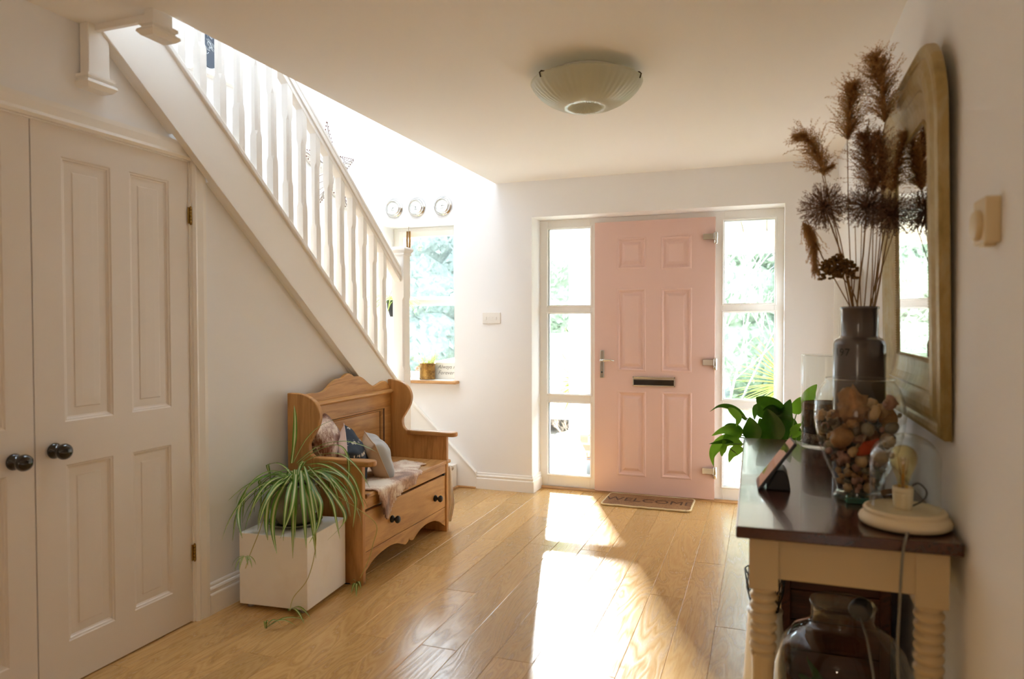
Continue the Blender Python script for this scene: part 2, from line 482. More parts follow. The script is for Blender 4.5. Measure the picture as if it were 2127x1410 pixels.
# ---- skirting boards
def skirt_prof(h, d):
    # (depth, z) profile, ogee on top of a square board
    return [(0,0),(d,0),(d,h*0.62),(d*0.92,h*0.66),(d*0.55,h*0.68),(d*0.62,h*0.74),(d*0.8,h*0.80),(d*0.62,h*0.86),(d*0.35,h*0.88),(d*0.35,h*0.95),(d*0.18,h),(0,h)]
H_ = 0.137
g = G()
g.prism([(LX+a, z) for a, z in skirt_prof(H_, 0.02)], 'y', 2.455, 4.13)
struct(obj('baseboard_left', g, M['gloss']))
g = G()
g.prism([(WX-a, z) for a, z in skirt_prof(H_, 0.02)], 'y', -6.0, FY)
struct(obj('baseboard_right', g, M['gloss']))
g = G()
pr = skirt_prof(0.128, 0.02)
# along the front wall then returning into the door reveal, mitred
n = len(pr)
vs = []
for a, z in pr: vs.append((-2.150, FY-a, z))
for a, z in pr: vs.append((OX0+a, FY-a, z))
for a, z in pr: vs.append((OX0+a, DY-0.005, z))
fs = [list(range(n)), [2*n+i for i in range(n)][::-1]]
for s_ in range(2):
    for i in range(n):
        j = (i+1) % n
        fs.append((s_*n+i, s_*n+j, (s_+1)*n+j, (s_+1)*n+i))
g.add(vs, fs)
struct(obj('baseboard_front', g, M['gloss']))
g = G().box(OX1-0.018, WX, FY-0.018, FY, 0, 0.128)
struct(obj('baseboard_front', g, M['gloss'], bevel=0.004))
# sloping string board on the front wall at the foot of the stairs
g = G()
g.prism([(-2.315,0.0),(-2.150,0.0),(-2.150,0.128),(-2.56,0.53),(-2.9,0.86),(-3.18,1.1),(-3.18,0.0)], 'y', FY-0.022, FY)
struct(obj('trim_1', g, M['gloss'], bevel=0.003))
g = G()
g.prism([(-2.150,0.118),(-2.150,0.132),(-3.18,1.125),(-3.18,1.09)], 'y', FY-0.034, FY)
struct(obj('trim_2', g, M['gloss'], bevel=0.003))
# oak strip along the door threshold
g = G().prism([(0,0),(0,0.018),(0.016,0.018),(0.028,0.006),(0.028,0)], 'x', OX0+0.02, OX1)
for i, p in enumerate(g.v): g.v[i] = (p[0], DY-0.012-p[1], p[2])
struct(obj('trim_3', g, M['oaktrim']))
# oak beading at the foot of the first riser
g = G().box(-2.312, -2.152, FY-0.036, FY-0.022, 0, 0.016).box(-2.312, -2.296, 4.3, FY-0.022, 0, 0.016)
struct(obj('trim_4', g, M['oaktrim'], bevel=0.004))
# ---- cupboard casing
g = G()
a0, a1 = 2.385, 2.452
prof = [(0.0,0.0),(0.0,0.010),(0.010,0.018),(0.022,0.014),(0.050,0.020),(0.067,0.020),(0.067,0.0)]   # (across, out)
def casing_v(g, y0, z0, z1, sgn=1):
    n = len(prof)
    vs = [(LX+o, y0+sgn*a, z0) for a, o in prof] + [(LX+o, y0+sgn*a, z1 + a) for a, o in prof]
    g.add(vs, [list(range(n)), [n+i for i in range(n)][::-1]] + [(i, (i+1)%n, n+(i+1)%n, n+i) for i in range(n)])
casing_v(g, a0, 0, 2.005)
n = len(prof)
vs = [(LX+o, 0.95, 2.005+a) for a, o in prof] + [(LX+o, a0+a, 2.005+a) for a, o in prof]
g.add(vs, [list(range(n)), [n+i for i in range(n)][::-1]] + [(i, (i+1)%n, n+(i+1)%n, n+i) for i in range(n)])
struct(obj('trim_5', g, M['gloss']))
# jamb lining inside the opening
g = G().box(LX-0.09, LX-0.001, 2.377, 2.3855, 0, 2.003).box(LX-0.09, LX-0.001, CY0, 2.3855, 1.999, 2.0045)
struct(obj('trim_6', g, M['gloss']))

# ---- panelled doors (a grid of stiles and rails with real moulded recesses)
def panel_door(g, u0, u1, v0, v1, panels, P3, depth=0.012, style='recess'):
    """front face of a door in (u,v); P3(u,v,d) -> world, d = depth behind the face"""
    us = sorted(set([u0, u1] + [p[0] for p in panels] + [p[1] for p in panels]))
    vs_ = sorted(set([v0, v1] + [p[2] for p in panels] + [p[3] for p in panels]))
    def inside(a, b, c, d):
        mu, mv = (a+b)/2, (c+d)/2
        return any(p[0] < mu < p[1] and p[2] < mv < p[3] for p in panels)
    for a, b in zip(us[:-1], us[1:]):
        for c, d in zip(vs_[:-1], vs_[1:]):
            if not inside(a, b, c, d):
                g.add([P3(a,c,0), P3(b,c,0), P3(b,d,0), P3(a,d,0)], [(0,1,2,3)])
    if style == 'recess':
        rings = [(0,0), (0.004,0.0035), (0.009,0.0045), (0.012,0.0095), (0.018,depth), (0.046,depth), (0.050,depth-0.003), (0.075, depth-0.004)]
    else:
        rings = [(0,0), (0.004,-0.004), (0.012,-0.0045), (0.020,0.006), (0.030,0.009), (0.038,0.009), (0.056,0.0), (0.060,-0.001)]
    for (a, b, c, d) in panels:
        prev = None
        for (ins, dp) in rings:
            cur = [P3(a+ins,c+ins,dp), P3(b-ins,c+ins,dp), P3(b-ins,d-ins,dp), P3(a+ins,d-ins,dp)]
            if prev is not None:
                g.add(prev+cur, [(0,1,5,4),(1,2,6,5),(2,3,7,6),(3,0,4,7)])
            prev = cur
        g.add(prev, [(0,1,2,3)])
def door_sides(g, u0, u1, v0, v1, P3, th):
    c = [P3(u0,v0,0),P3(u1,v0,0),P3(u1,v1,0),P3(u0,v1,0),P3(u0,v0,th),P3(u1,v0,th),P3(u1,v1,th),P3(u0,v1,th)]
    g.add(c, [(4,7,6,5),(0,4,5,1),(1,5,6,2),(2,6,7,3),(3,7,4,0)])
def hinge(name, parent, y, z0, z1, x=LX+0.004):
    g = G()
    h = (z1-z0)/5
    for k in range(5):
        g.lathe([(0.0055, z0+k*h+0.0006), (0.0055, z0+(k+1)*h-0.0006)], (x, y, 0), 10, mi=0)
    g.lathe([(0.003, z1), (0.004, z1+0.004), (0.0, z1+0.006)], (x, y, 0), 10)
    g.lathe([(0.0, z0-0.006), (0.004, z0-0.004), (0.003, z0)], (x, y, 0), 10)
    g.box(x-0.006, x-0.003, y-0.012, y+0.010, z0, z1)
    return obj(name, g, M['brass'], parent)
def knob(parent, y, z):
    Mx = Matrix.Translation((LX+0.0, y, z)) @ Matrix.Rotation(pi/2, 4, 'Y')
    g = G()
    g.lathe([(0.0,0.0),(0.027,0.0),(0.028,0.004),(0.022,0.010),(0.014,0.016),(0.011,0.024),(0.012,0.030)], seg=28, M=Mx)
    g.lathe([(0.011,0.028),(0.020,0.032),(0.027,0.041),(0.0285,0.051),(0.025,0.061),(0.015,0.069),(0.0,0.072)], seg=28, M=Mx)
    return obj('knob', g, M['black'], parent)
PX = lambda u, v, d: (LX-0.006-d, u, v)
g = G()
pn = [(1.798,1.996,0.953,1.896),(2.080,2.274,0.953,1.900),(1.800,1.992,0.160,0.798),(2.080,2.270,0.163,0.795)]
panel_door(g, 1.689, 2.376, 0.006, 2.000, pn, PX); door_sides(g, 1.689, 2.376, 0.006, 2.000, PX, 0.035)
d3 = struct(obj('door_3', g, M['cupboard']), 'cream painted four-panel cupboard door with black knob, hinged beside the stairs', 'door')
hinge('hinge', d3, 2.381, 1.735, 1.805); hinge('hinge', d3, 2.381, 0.270, 0.340); knob(d3, 1.751, 0.858)
g = G()
pn = [(1.085,1.275,0.953,1.896),(1.370,1.590,0.953,1.896),(1.085,1.275,0.16,0.798),(1.370,1.590,0.16,0.798)]
panel_door(g, 1.02, 1.684, 0.006, 2.000, pn, PX); door_sides(g, 1.02, 1.684, 0.006, 2.000, PX, 0.035)
d2 = struct(obj('door_2', g, M['cupboard']), 'cream painted cupboard door cut off by the left edge of the picture', 'door')
knob(d2, 1.610, 0.845)

# ---- front door and sidelights
PD = lambda u, v, d: (u, 5.270+d, v)
g = G()
DX0, DX1, DZ0, DZ1 = -1.240, -0.353, 0.016, 2.071
pn = [(-1.067,-0.850,1.711,1.948),(-0.740,-0.520,1.700,1.945),(-1.066,-0.849,0.941,1.565),(-0.738,-0.516,0.941,1.562),(-1.064,-0.847,0.147,0.790),(-0.736,-0.513,0.150,0.792)]
panel_door(g, DX0, DX1, DZ0, DZ1, pn, PD, style='raised'); door_sides(g, DX0, DX1, DZ0, DZ1, PD, 0.048)
d1 = struct(obj('door_1', g, M['pink']), 'pale pink six-panel front door with chrome fittings', 'door')
def chrome_hinge(z):
    g = G()
    x = -0.360
    g.box(x-0.075, x-0.004, 5.246, 5.271, z-0.022, z+0.020)
    g.box(x-0.004, x+0.004, 5.240, 5.270, z-0.024, z+0.024)
    g.lathe([(0.011, z-0.055), (0.014,z-0.050), (0.014, z-0.026),(0.012,z-0.024),(0.0145,z-0.022), (0.0145, z+0.026),(0.010,z+0.032),(0.0,z+0.036)], (x+0.012, 5.256, 0), 20)
    return obj('hinge', g, M['chrome'], d1, bevel=0.007, seg=3)
for z in (1.928, 1.018, 0.228): chrome_hinge(z)
g = G().box(-1.198, -1.166, 5.262, 5.271, 0.884, 1.098)
hp = obj('handle', g, M['chrome'], d1, bevel=0.007, seg=3)
g = G().lathe([(0.011,0.0),(0.010,0.045),(0.0,0.048)], seg=16, M=Matrix.Translation((-1.182,5.265,1.022)) @ Matrix.Rotation(pi/2,4,'X'))
g.tube([(-1.182,5.226,1.022),(-1.16,5.222,1.023),(-1.12,5.222,1.025),(-1.082,5.228,1.020)], 0.0085, 12, taper=0.8)
obj('lever', g, M['chrome'], hp)
g = G().lathe([(0.0,0.0),(0.008,0.0),(0.008,0.006),(0.0,0.006)], seg=16, M=Matrix.Translation((-1.182,5.263,0.93)) @ Matrix.Rotation(pi/2,4,'X'))
obj('keyhole_cylinder', g, M['darkmirror'], hp)
g = G()
for a in ((-0.946,-0.634,0.892,0.903),(-0.946,-0.634,0.832,0.840),(-0.946,-0.938,0.832,0.903),(-0.642,-0.634,0.832,0.903)):
    g.box(a[0], a[1], 5.256, 5.271, a[2], a[3])
lp = obj('letter_plate', g, M['chrome'], d1, bevel=0.002)
g = G().box(-0.938, -0.642, 5.262, 5.270, 0.840, 0.878)
g.box(-0.938, -0.642, 5.2585, 5.270, 0.878, 0.893)
obj('flap', g, M['darkmirror'], lp, bevel=0.0015)
obj('hood', G().box(-0.938,-0.642,5.257,5.2585,0.881,0.892), M['chrome'], lp)

def sidelight(name, x0, x1, gx0, gx1, label, bars):
    """x0..x1 outer frame, gx0..gx1 glass, bars list of glass z ranges"""
    g = G()
    y0, y1 = DY, DY+0.06
    zt = OZ
    g.box(x0, gx0, y0, y1, 0.0, zt); g.box(gx1, x1, y0, y1, 0.0, zt)
    zs = [0.0] + [z for r_ in bars for z in r_] + [zt]
    for a, b in zip(zs[0::2], zs[1::2]): g.box(gx0, gx1, y0, y1, a, b)
    f = struct(obj(name, g, M['upvc'], bevel=0.002), label, 'window')
    for (a, b) in bars:
        g = G()
        w = 0.016
        # glazing bead with a splayed face
        def q(ins, y): return [(gx0-w+ins, y, a-w+ins), (gx1+w-ins, y, a-w+ins), (gx1+w-ins, y, b+w-ins), (gx0-w+ins, y, b+w-ins)]
        R_ = [q(0,y0), q(0.002,y0-0.006), q(0.008,y0-0.007), q(w,y0+0.008), q(w,y0+0.03)]
        for A, B in zip(R_[:-1], R_[1:]): g.add(A+B, [(0,1,5,4),(1,2,6,5),(2,3,7,6),(3,0,4,7)])
        obj('glazing_bead', g, M['upvc'], f)
        g = G().box(gx0-0.004, gx1+0.004, y0+0.020, y0+0.024, a-0.004, b+0.004)
        p = obj('pane', g, M['pane'], f)
    return f
B1 = [(0.113,0.676),(0.750,1.378),(1.446,2.041)]
sidelight('window_1', OX0, DX0+0.002, -1.624, -1.286, 'tall three-pane window left of the pink front door', B1)
sidelight('window_2', DX1-0.002, OX1, -0.292, 0.050, 'tall three-pane window right of the pink front door', B1)
g = G().box(DX0, DX1, DY, DY+0.06, DZ1-0.004, OZ).box(DX0, DX1, DY, DY+0.06, -0.03, 0.012)
struct(obj('trim_7', g, M['upvc'], bevel=0.002))
g = G().box(DX0, DX1, 5.272, DY, 0.0, 0.010)
struct(obj('trim_8', g, M['blackiron']))
# ---- stair window
g = G()
y0, y1 = 5.30, 5.36
xa_, xb_ = NX0+0.075, NX1-0.06
g.box(NX0, xa_, y0, y1, NZ0, NZ1); g.box(xb_, NX1, y0, y1, NZ0, NZ1)
g.box(xa_, xb_, y0, y1, NZ1-0.045, NZ1); g.box(xa_, xb_, y0, y1, NZ0, NZ0+0.05); g.box(xa_, xb_, y0, y1, 1.455, 1.53)
w3 = struct(obj('window_3', g, M['upvc'], bevel=0.003), 'two-light window by the foot of the stairs', 'window')
g = G()
x0, x1, z0, z1 = NX0+0.055, NX1-0.045, 1.50, NZ1-0.030
g.box(x0, x0+0.045, y0-0.018, y0+0.02, z0, z1); g.box(x1-0.045, x1, y0-0.018, y0+0.02, z0, z1)
g.box(x0+0.045, x1-0.045, y0-0.018, y0+0.02, z1-0.05, z1); g.box(x0+0.045, x1-0.045, y0-0.018, y0+0.02, z0, z0+0.025)
obj('sash', g, M['upvc'], w3, bevel=0.004)
g = G().box(NX0+0.09, NX1-0.05, y0+0.030, y0+0.034, 1.52, 2.035); obj('pane', g, M['pane'], w3)
g = G().box(NX0+0.07, NX1-0.05, y0+0.030, y0+0.034, NZ0+0.05, 1.46); obj('pane', g, M['pane'], w3)
g = G().box(NX0-0.02, -2.303, 5.035, 5.30, 0.822, 0.847)
struct(obj('trim_9', g, M['sill'], bevel=0.008, seg=3), 'oak window board under the stair window', 'window board')
g = G().box(NX0, NX1, 5.055, 5.30, 0.847, 0.8485)
struct(obj('trim_10', g, M['gloss']))

# ================================================================== staircase
stairs = thing('staircase', 'cream painted staircase with square newel post and chamfered balusters', 'staircase', (-2.6, 4.2, 0))
SX = -2.305
ys0, ys1 = 1.96, 4.125
g = G()
ya = 1.90
g.prism([(ya,zbot(ya)),(ys1,zbot(ys1)),(ys1,ztop(ys1)),(ya,ztop(ya))], 'x', SX-0.018, SX+0.018)
obj('string', g, M['gloss'], stairs, bevel=0.003)
g = G()
dz = 0.032
g.prism([(ya,ztop(ya)),(ys1,ztop(ys1)),(ys1,ztop(ys1)-dz),(ya,ztop(ya)-dz)], 'x', SX-0.032, SX+0.032)
obj('string_capping', g, M['gloss'], stairs, bevel=0.005)
g = G()
for a_, b_ in ((ya, 2.27), (2.47, ys1)):
    g.prism([(a_,zbot(a_)+0.006),(b_,zbot(b_)+0.006),(b_,zbot(b_)+0.02),(a_,zbot(a_)+0.02)], 'x', LX+0.0005, SX-0.0185)
obj('string_bead', g, M['gloss'], stairs)
# handrail
def zr(y): return 1.674 + sl*(y-4.134)
g = G()
rp = [(-0.027,-0.012),(-0.027,-0.028),(-0.018,-0.034),(-0.030,-0.046),(-0.030,-0.074),(-0.022,-0.078),(-0.022,-0.105),(0.022,-0.105),(0.022,-0.078),(0.030,-0.074),(0.030,-0.046),(0.018,-0.034),(0.027,-0.028),(0.027,-0.012),(0.016,0.0),(-0.016,0.0)]
yA, yB = 1.97, 4.122
vs = [(SX+a, yA, zr(yA)+b) for a, b in rp] + [(SX+a, yB, zr(yB)+b) for a, b in rp]
n = len(rp)
g.add(vs, [list(range(n)), [n+i for i in range(n)][::-1]] + [(i,(i+1)%n,n+(i+1)%n,n+i) for i in range(n)])
obj('handrail', g, M['gloss'], stairs)
# balusters with stop chamfers
def baluster(x, y, z0, z1):
    h = 0.0195; g = G()
    dz0, dz1 = -sl*h, sl*h
    lv = [(z0, 0.0006), (z0+0.20, 0.0006), (z0+0.225, 0.010), (z1-0.165, 0.010), (z1-0.14, 0.0006), (z1, 0.0006)]
    rings = []
    for i, (z, c) in enumerate(lv):
        pts = [(-h+c,-h),(h-c,-h),(h,-h+c),(h,h-c),(h-c,h),(-h+c,h),(-h,h-c),(-h,-h+c)]
        rings.append([(x+a, y+b, z + (sl*b if i in (0,5) else 0)) for a, b in pts])
    vs = [p for r_ in rings for p in r_]
    fs = [list(range(8))[::-1], [40+i for i in range(8)]]
    for i in range(5):
        for k in range(8): fs.append((i*8+k, i*8+(k+1)%8, (i+1)*8+(k+1)%8, (i+1)*8+k))
    g.add(vs, fs)
    return obj('baluster', g, M['gloss'], stairs)
for k in range(17):
    y = 3.925 - 0.117*k
    baluster(SX, y, ztop(y)-0.004, zr(y)-0.103)
# newel post
def newel(name, x0, x1, y0, y1, z0, z1, capz, lo, hi, c=0.012):
    g = G(); lv = [(z0,0.001),(lo-0.02,0.001),(lo,c),(hi,c),(hi+0.02,0.001),(z1,0.001)]
    vs = []
    for z, cc in lv:
        vs += [(x0+cc,y0,z),(x1-cc,y0,z),(x1,y0+cc,z),(x1,y1-cc,z),(x1-cc,y1,z),(x0+cc,y1,z),(x0,y1-cc,z),(x0,y0+cc,z)]
    fs = [list(range(8))[::-1], [40+i for i in range(8)]]
    for i in range(5):
        for k in range(8): fs.append((i*8+k, i*8+(k+1)%8, (i+1)*8+(k+1)%8, (i+1)*8+k))
    g.add(vs, fs)
    o = obj(name, g, M['gloss'], stairs, bevel=0.0015)
    return o
nw = newel('newel_post', -2.350, -2.260, 4.120, 4.210, 0.0, 1.760, 1.8, 1.02, 1.46)
g = G()
def sqlathe(g, cx, cy, prof):
    vs = []; fs = []
    for r_, z in prof: vs += [(cx-r_,cy-r_,z),(cx+r_,cy-r_,z),(cx+r_,cy+r_,z),(cx-r_,cy+r_,z)]
    for i in range(len(prof)-1):
        for k in range(4): fs.append((i*4+k, i*4+(k+1)%4, (i+1)*4+(k+1)%4, (i+1)*4+k))
    fs.append((3,2,1,0)); n = len(prof)*4; fs.append((n-4,n-3,n-2,n-1))
    g.add(vs, fs)
sqlathe(g, -2.305, 4.165, [(0.046,1.757),(0.051,1.760),(0.052,1.766),(0.048,1.770),(0.050,1.775),(0.060,1.788),(0.062,1.798),(0.058,1.808),(0.040,1.814),(0.0005,1.818)])
obj('newel_cap', g, M['gloss'], nw)
# upper newel dropping past the landing edge
def drop(name, x0, x1, y0, y1, zb, zt, z_top):
    g = G().box(x0, x1, y0, y1, zt, z_top)
    o = obj(name, g, M['gloss'], stairs, bevel=0.002)
    g = G(); e_ = 0.0
    vs = []; fs = []
    pr = [(0.003,zt+0.004),(0.013,zt),(0.013,zt-0.010),(0.005,zt-0.016),(0.017,zt-0.026),(0.019,zt-0.034),(0.008,zb+0.002),(0.004,zb)]
    for r_, z in pr: vs += [(x0-r_,y0-r_,z),(x1+r_,y0-r_,z),(x1+r_,y1+r_,z),(x0-r_,y1+r_,z)]
    for i in range(len(pr)-1):
        for k in range(4): fs.append((i*4+k, i*4+(k+1)%4, (i+1)*4+(k+1)%4, (i+1)*4+k))
    n = len(vs); fs += [(0,1,2,3), (n-1,n-2,n-3,n-4)]
    g.add(vs, fs)
    obj('moulding', g, M['gloss'], o)
    return o
drop('upper_newel_post', -2.340, -2.298, 1.868, 1.955, 2.155, 2.205, CZ+0.02)
drop('landing_newel_post', -2.030, -1.990, 1.865, 1.950, 2.298, 2.345, CZ+0.02)
g = G().box(-2.300, -2.028, 1.895, 1.915, 2.366, CZ+0.25)
obj('landing_fascia', g, M['gloss'], stairs, bevel=0.003)
# treads and risers behind the string, carpeted; the first one shows beside the bench
M['carpet'] = P('oatmeal_stair_carpet', '#b39c7e', 0.95, var=(90, '#9c8569'), bmp=(260, 0.8, 0.004), sheen=0.3)
g = G()
for k in range(0, 13):
    z1 = 0.19*(k+1)
    if k == 0: x0, x1, ya_, yb_ = -3.17, -2.315, 4.22, FY-0.03
    elif k == 1: x0, x1, ya_, yb_ = -3.17, -2.60, 4.22, FY-0.03
    elif k == 2: x0, x1, ya_, yb_ = -3.17, -2.89, 4.22, FY-0.03
    else: x0, x1, ya_, yb_ = -3.17, -2.45, 4.20-0.233*(k-2), 4.22-0.233*(k-3)
    g.box(x0, x1, ya_, yb_, max(0.0, z1-0.38), z1-0.004)
obj('step', g, M['gloss'], stairs)
g = G()
for k in range(0, 13):
    z1 = 0.19*(k+1)
    if k < 3:
        x1 = (-2.30, -2.585, -2.875)[k]
        pr = [(x1-0.30,z1),(x1-0.01,z1),(x1+0.006,z1-0.008),(x1+0.008,z1-0.022),(x1-0.002,z1-0.034),(x1-0.014,z1-0.036),(x1-0.014,z1-0.189),(x1-0.02,z1-0.189),(x1-0.02,z1-0.02),(x1-0.30,z1-0.01)]
        g.prism(pr, 'y', 4.30, 4.97)
    else:
        yf = 4.22-0.233*(k-3)
        pr = [(yf-0.24,z1),(yf+0.01,z1),(yf+0.02,z1-0.015),(yf+0.01,z1-0.032),(yf+0.002,z1-0.189),(yf-0.24,z1-0.01)]
        g.prism(pr, 'x', -3.05, -2.45)
obj('carpet_runner', g, M['carpet'], stairs, bevel=0.003)
# ================================================================== pine settle
BX0, BX1, BY0, BY1 = -2.318, -1.885, 2.985, 3.985     # back, front, near end, far end
bench = thing('settle_bench', 'waxed pine monk bench with winged sides, shaped crest and two black knobs under the stairs', 'bench', (-2.1, 3.49, 0))
def curve(pts, n=6):
    """Catmull-Rom through 2-D points"""
    out = []
    P_ = [pts[0]] + list(pts) + [pts[-1]]
    for i in range(1, len(P_)-2):
        p0, p1, p2, p3 = P_[i-1:i+3]
        for k in range(n):
            t = k/n
            out.append(tuple(0.5*((2*p1[j]) + (-p0[j]+p2[j])*t + (2*p0[j]-5*p1[j]+4*p2[j]-p3[j])*t*t + (-p0[j]+3*p1[j]-3*p2[j]+p3[j])*t**3) for j in (0, 1)))
    out.append(tuple(pts[-1])); return out
wing = curve([(-2.262,0.946),(-2.205,0.936),(-2.150,0.905),(-2.122,0.850),(-2.130,0.790),(-2.165,0.730),(-2.188,0.690),(-2.180,0.645),(-2.150,0.618)])
side = [(BX0,0.0),(BX0,0.946)] + wing + [(-2.10,0.600),(BX1+0.010,0.600),(BX1+0.010,0.0)]
# foot cut-out
for nm, ya, yb in (('side_panel', BY0, BY0+0.030), ('side_panel', BY1-0.030, BY1)):
    g = G().prism(side, 'y', ya, yb); obj(nm, g, M['pine_z'], bench, bevel=0.005, seg=3)
for ya, yb in ((BY0-0.012, BY0+0.045), (BY1-0.045, BY1+0.012)):
    ym = (ya+yb)/2
    w = (yb-ya)/2
    pl = [(-2.155,ya+0.012),(-2.12,ya+0.004),(-1.96,ya+0.002),(-1.90,ya-0.008)]
    for k in range(9):
        a = -pi/2 + pi*k/8
        pl.append((-1.845+0.034*cos(a)*1.1, ym+ (w+0.010)*sin(a)))
    pl += [(-1.90,yb+0.008),(-1.96,yb-0.002),(-2.12,yb-0.004),(-2.155,yb-0.012)]
    g = G().prism(pl, 'z', 0.598, 0.626); obj('armrest', g, M['pine_x'], bench, bevel=0.007, seg=3)
# backrest with crest
crest = curve([(BY0+0.03,0.875),(BY0+0.035,0.915),(3.06,0.928),(3.13,0.932),(3.20,0.928),(3.26,0.938),(3.32,0.972),(3.37,0.990),(3.42,0.992),(3.45,1.006),(3.485,1.015),(3.52,1.006),(3.55,0.992),(3.60,0.990),(3.65,0.972),(3.71,0.938),(3.76,0.920),(3.81,0.928),(3.86,0.940),(3.91,0.935),(BY1-0.03,0.900)], 5)
g = G().prism([(BY0+0.03,0.86)] + crest + [(BY1-0.03,0.86)], 'x', -2.296, -2.274)
obj('crest', g, M['pine_y'], bench, bevel=0.004, seg=3)
g = G()
xb, xf = -2.300, -2.268
za, zb = 0.455, 0.862
ya, yb = BY0+0.030, BY1-0.030
g.box(xb, xf, ya, yb, 0.775, zb); g.box(xb, xf, ya, yb, za, 0.530)
g.box(xb, xf, ya, ya+0.085, 0.530, 0.775); g.box(xb, xf, yb-0.085, yb, 0.530, 0.775)
br = obj('backrest', g, M['pine_y'], bench, bevel=0.003)
g = G()
def ringq(ins, x): return [(x, ya+0.085+ins, 0.530+ins), (x, yb-0.085-ins, 0.530+ins), (x, yb-0.085-ins, 0.775-ins), (x, ya+0.085+ins, 0.775-ins)]
R_ = [ringq(-0.004, xf+0.004), ringq(0.004, xf+0.006), ringq(0.010, xf-0.002), ringq(0.014, xf-0.003), ringq(0.022, xf-0.014), ringq(0.024, xf-0.018)]
for q_, (A, B) in enumerate(zip(R_[:-1], R_[1:])): g.add(A+B, [(0,1,5,4),(1,2,6,5),(2,3,7,6),(3,0,4,7)], 1 if q_ in (1,4) else 0)
g.add(R_[-1], [(0,1,2,3)])
obj('back_panel', g, [M['pine_y'], M['pine_groove']], br)
g = G().prism([(xf-0.004,0.858),(xf+0.012,0.858),(xf+0.022,0.868),(xf+0.018,0.878),(xf+0.004,0.884),(xf-0.004,0.884)], 'y', ya, yb)
obj('cornice', g, M['pine_y'], bench, bevel=0.002)
# seat lid of three boards
g = G()
zs0, zs1 = 0.428, 0.450
for a, b in ((-2.268,-2.12),(-2.119,-1.985),(-1.984,-1.868)): g.box(a, b, BY0+0.031, BY1-0.031, zs0, zs1)
obj('seat', g, M['pine_y'], bench, bevel=0.005, seg=3)
g = G().box(-1.900, -1.862, BY1-0.045, BY1+0.012, zs0, zs1)
obj('seat_corner', g, M['pine_y'], bench, bevel=0.008, seg=3)
g = G().box(-1.902, -1.880, BY0+0.031, BY1-0.031, 0.372, 0.427)
obj('front_rail', g, M['pine_y'], bench, bevel=0.002)
g = G().box(-1.904, -1.884, BY0+0.032, BY1-0.032, 0.156, 0.358)
fp = obj('front_panel', g, M['pine_y'], bench, bevel=0.003)
g = G().box(-2.26, -1.93, BY0+0.031, BY1-0.031, 0.10, 0.115)
obj('bottom_board', g, M['pine_y'], bench)
# scalloped plinth
sc = curve([(BY0+0.031,0.052),(3.045,0.066),(3.10,0.092),(3.17,0.108),(3.26,0.116),(3.34,0.108),(3.40,0.088),(3.44,0.072),(3.475,0.082),(3.485,0.094),(3.495,0.082),(3.53,0.072),(3.57,0.088),(3.63,0.108),(3.71,0.116),(3.80,0.108),(3.87,0.085),(3.92,0.055),(BY1-0.031,0.035)], 5)
g = G().prism([(BY1-0.031,0.153),(BY0+0.031,0.153)] + sc, 'x', -1.905, -1.885)
obj('apron', g, M['pine_y'], bench, bevel=0.002)
for yk, zk in ((3.288,0.256),(3.808,0.244)):
    Mx = Matrix.Translation((-1.884, yk, zk)) @ Matrix.Rotation(pi/2, 4, 'Y')
    g = G().lathe([(0.0,0.0),(0.019,0.0),(0.020,0.004),(0.017,0.010),(0.009,0.015),(0.008,0.020),(0.014,0.026),(0.020,0.033),(0.020,0.041),(0.014,0.048),(0.0,0.050)], seg=24, M=Mx)
    obj('knob', g, M['blackiron'], bench)
g = G().blob((-1.884,3.93,0.363),(0.008,0.013,0.008),10,7)
obj('catch', g, M['blackiron'], bench)

# ------------------------------------------------------------------ cushions
def cushion(name, label, c, n, up, w, h, t, mats, seed, spin=0.0):
    """square cushion; n face normal, up in-plane up, mats[0] front, mats[1] back"""
    n = Vector(n).normalized(); up = Vector(up); up = (up - n*up.dot(n)).normalized(); r = up.cross(n).normalized()
    if spin:
        R_ = Matrix.Rotation(spin, 3, n); up = R_ @ up; r = R_ @ r
    N = 22
    def surf(sgn):
        g = G(); vs = []
        for i in range(N+1):
            for j in range(N+1):
                u = -1+2*i/N; v = -1+2*j/N
                # edges pulled in between pointed corners
                pu = u*(1-0.10*(1-v*v)*abs(u)**3) ; pv = v*(1-0.10*(1-u*u)*abs(v)**3)
                th = ((1-u**4)*(1-v**4))**0.62
                wr = 0.012*mnoise.noise(Vector((u*2.3+seed, v*2.3, sgn*3+seed))) * th + 0.004*sin(9*u*v+seed)*th
                p = Vector(c) + r*(pu*w/2) + up*(pv*h/2) + n*(sgn*(t/2)*th + wr)
                # slump
                p += up*(-0.02*(1-abs(v))*th*0.4)
                vs.append(p)
        fs = [(i*(N+1)+j, (i+1)*(N+1)+j, (i+1)*(N+1)+j+1, i*(N+1)+j+1) for i in range(N) for j in range(N)]
        g.add(vs, fs, 0, True); return g
    root = thing(name, label, 'cushion', (c[0], c[1], 0.452))
    obj('cushion_front', surf(1), mats[0], root, subsurf=1)
    obj('cushion_back', surf(-1), mats[1], root, subsurf=1)
    g = G(); pts = []
    for k in range(4*N):
        sd, q = divmod(k, N); a = -1+2*q/N
        u, v = [(a,-1),(1,a),(-a,1),(-1,-a)][sd]
        pu = u*(1-0.10*(1-v*v)*abs(u)**3); pv = v*(1-0.10*(1-u*u)*abs(v)**3)
        pts.append(Vector(c)+r*(pu*w/2)+up*(pv*h/2))
    pts.append(pts[0])
    g.tube(pts, 0.0028, 6); obj('piping', g, mats[1] if len(mats) < 3 else mats[2], root)
    return root
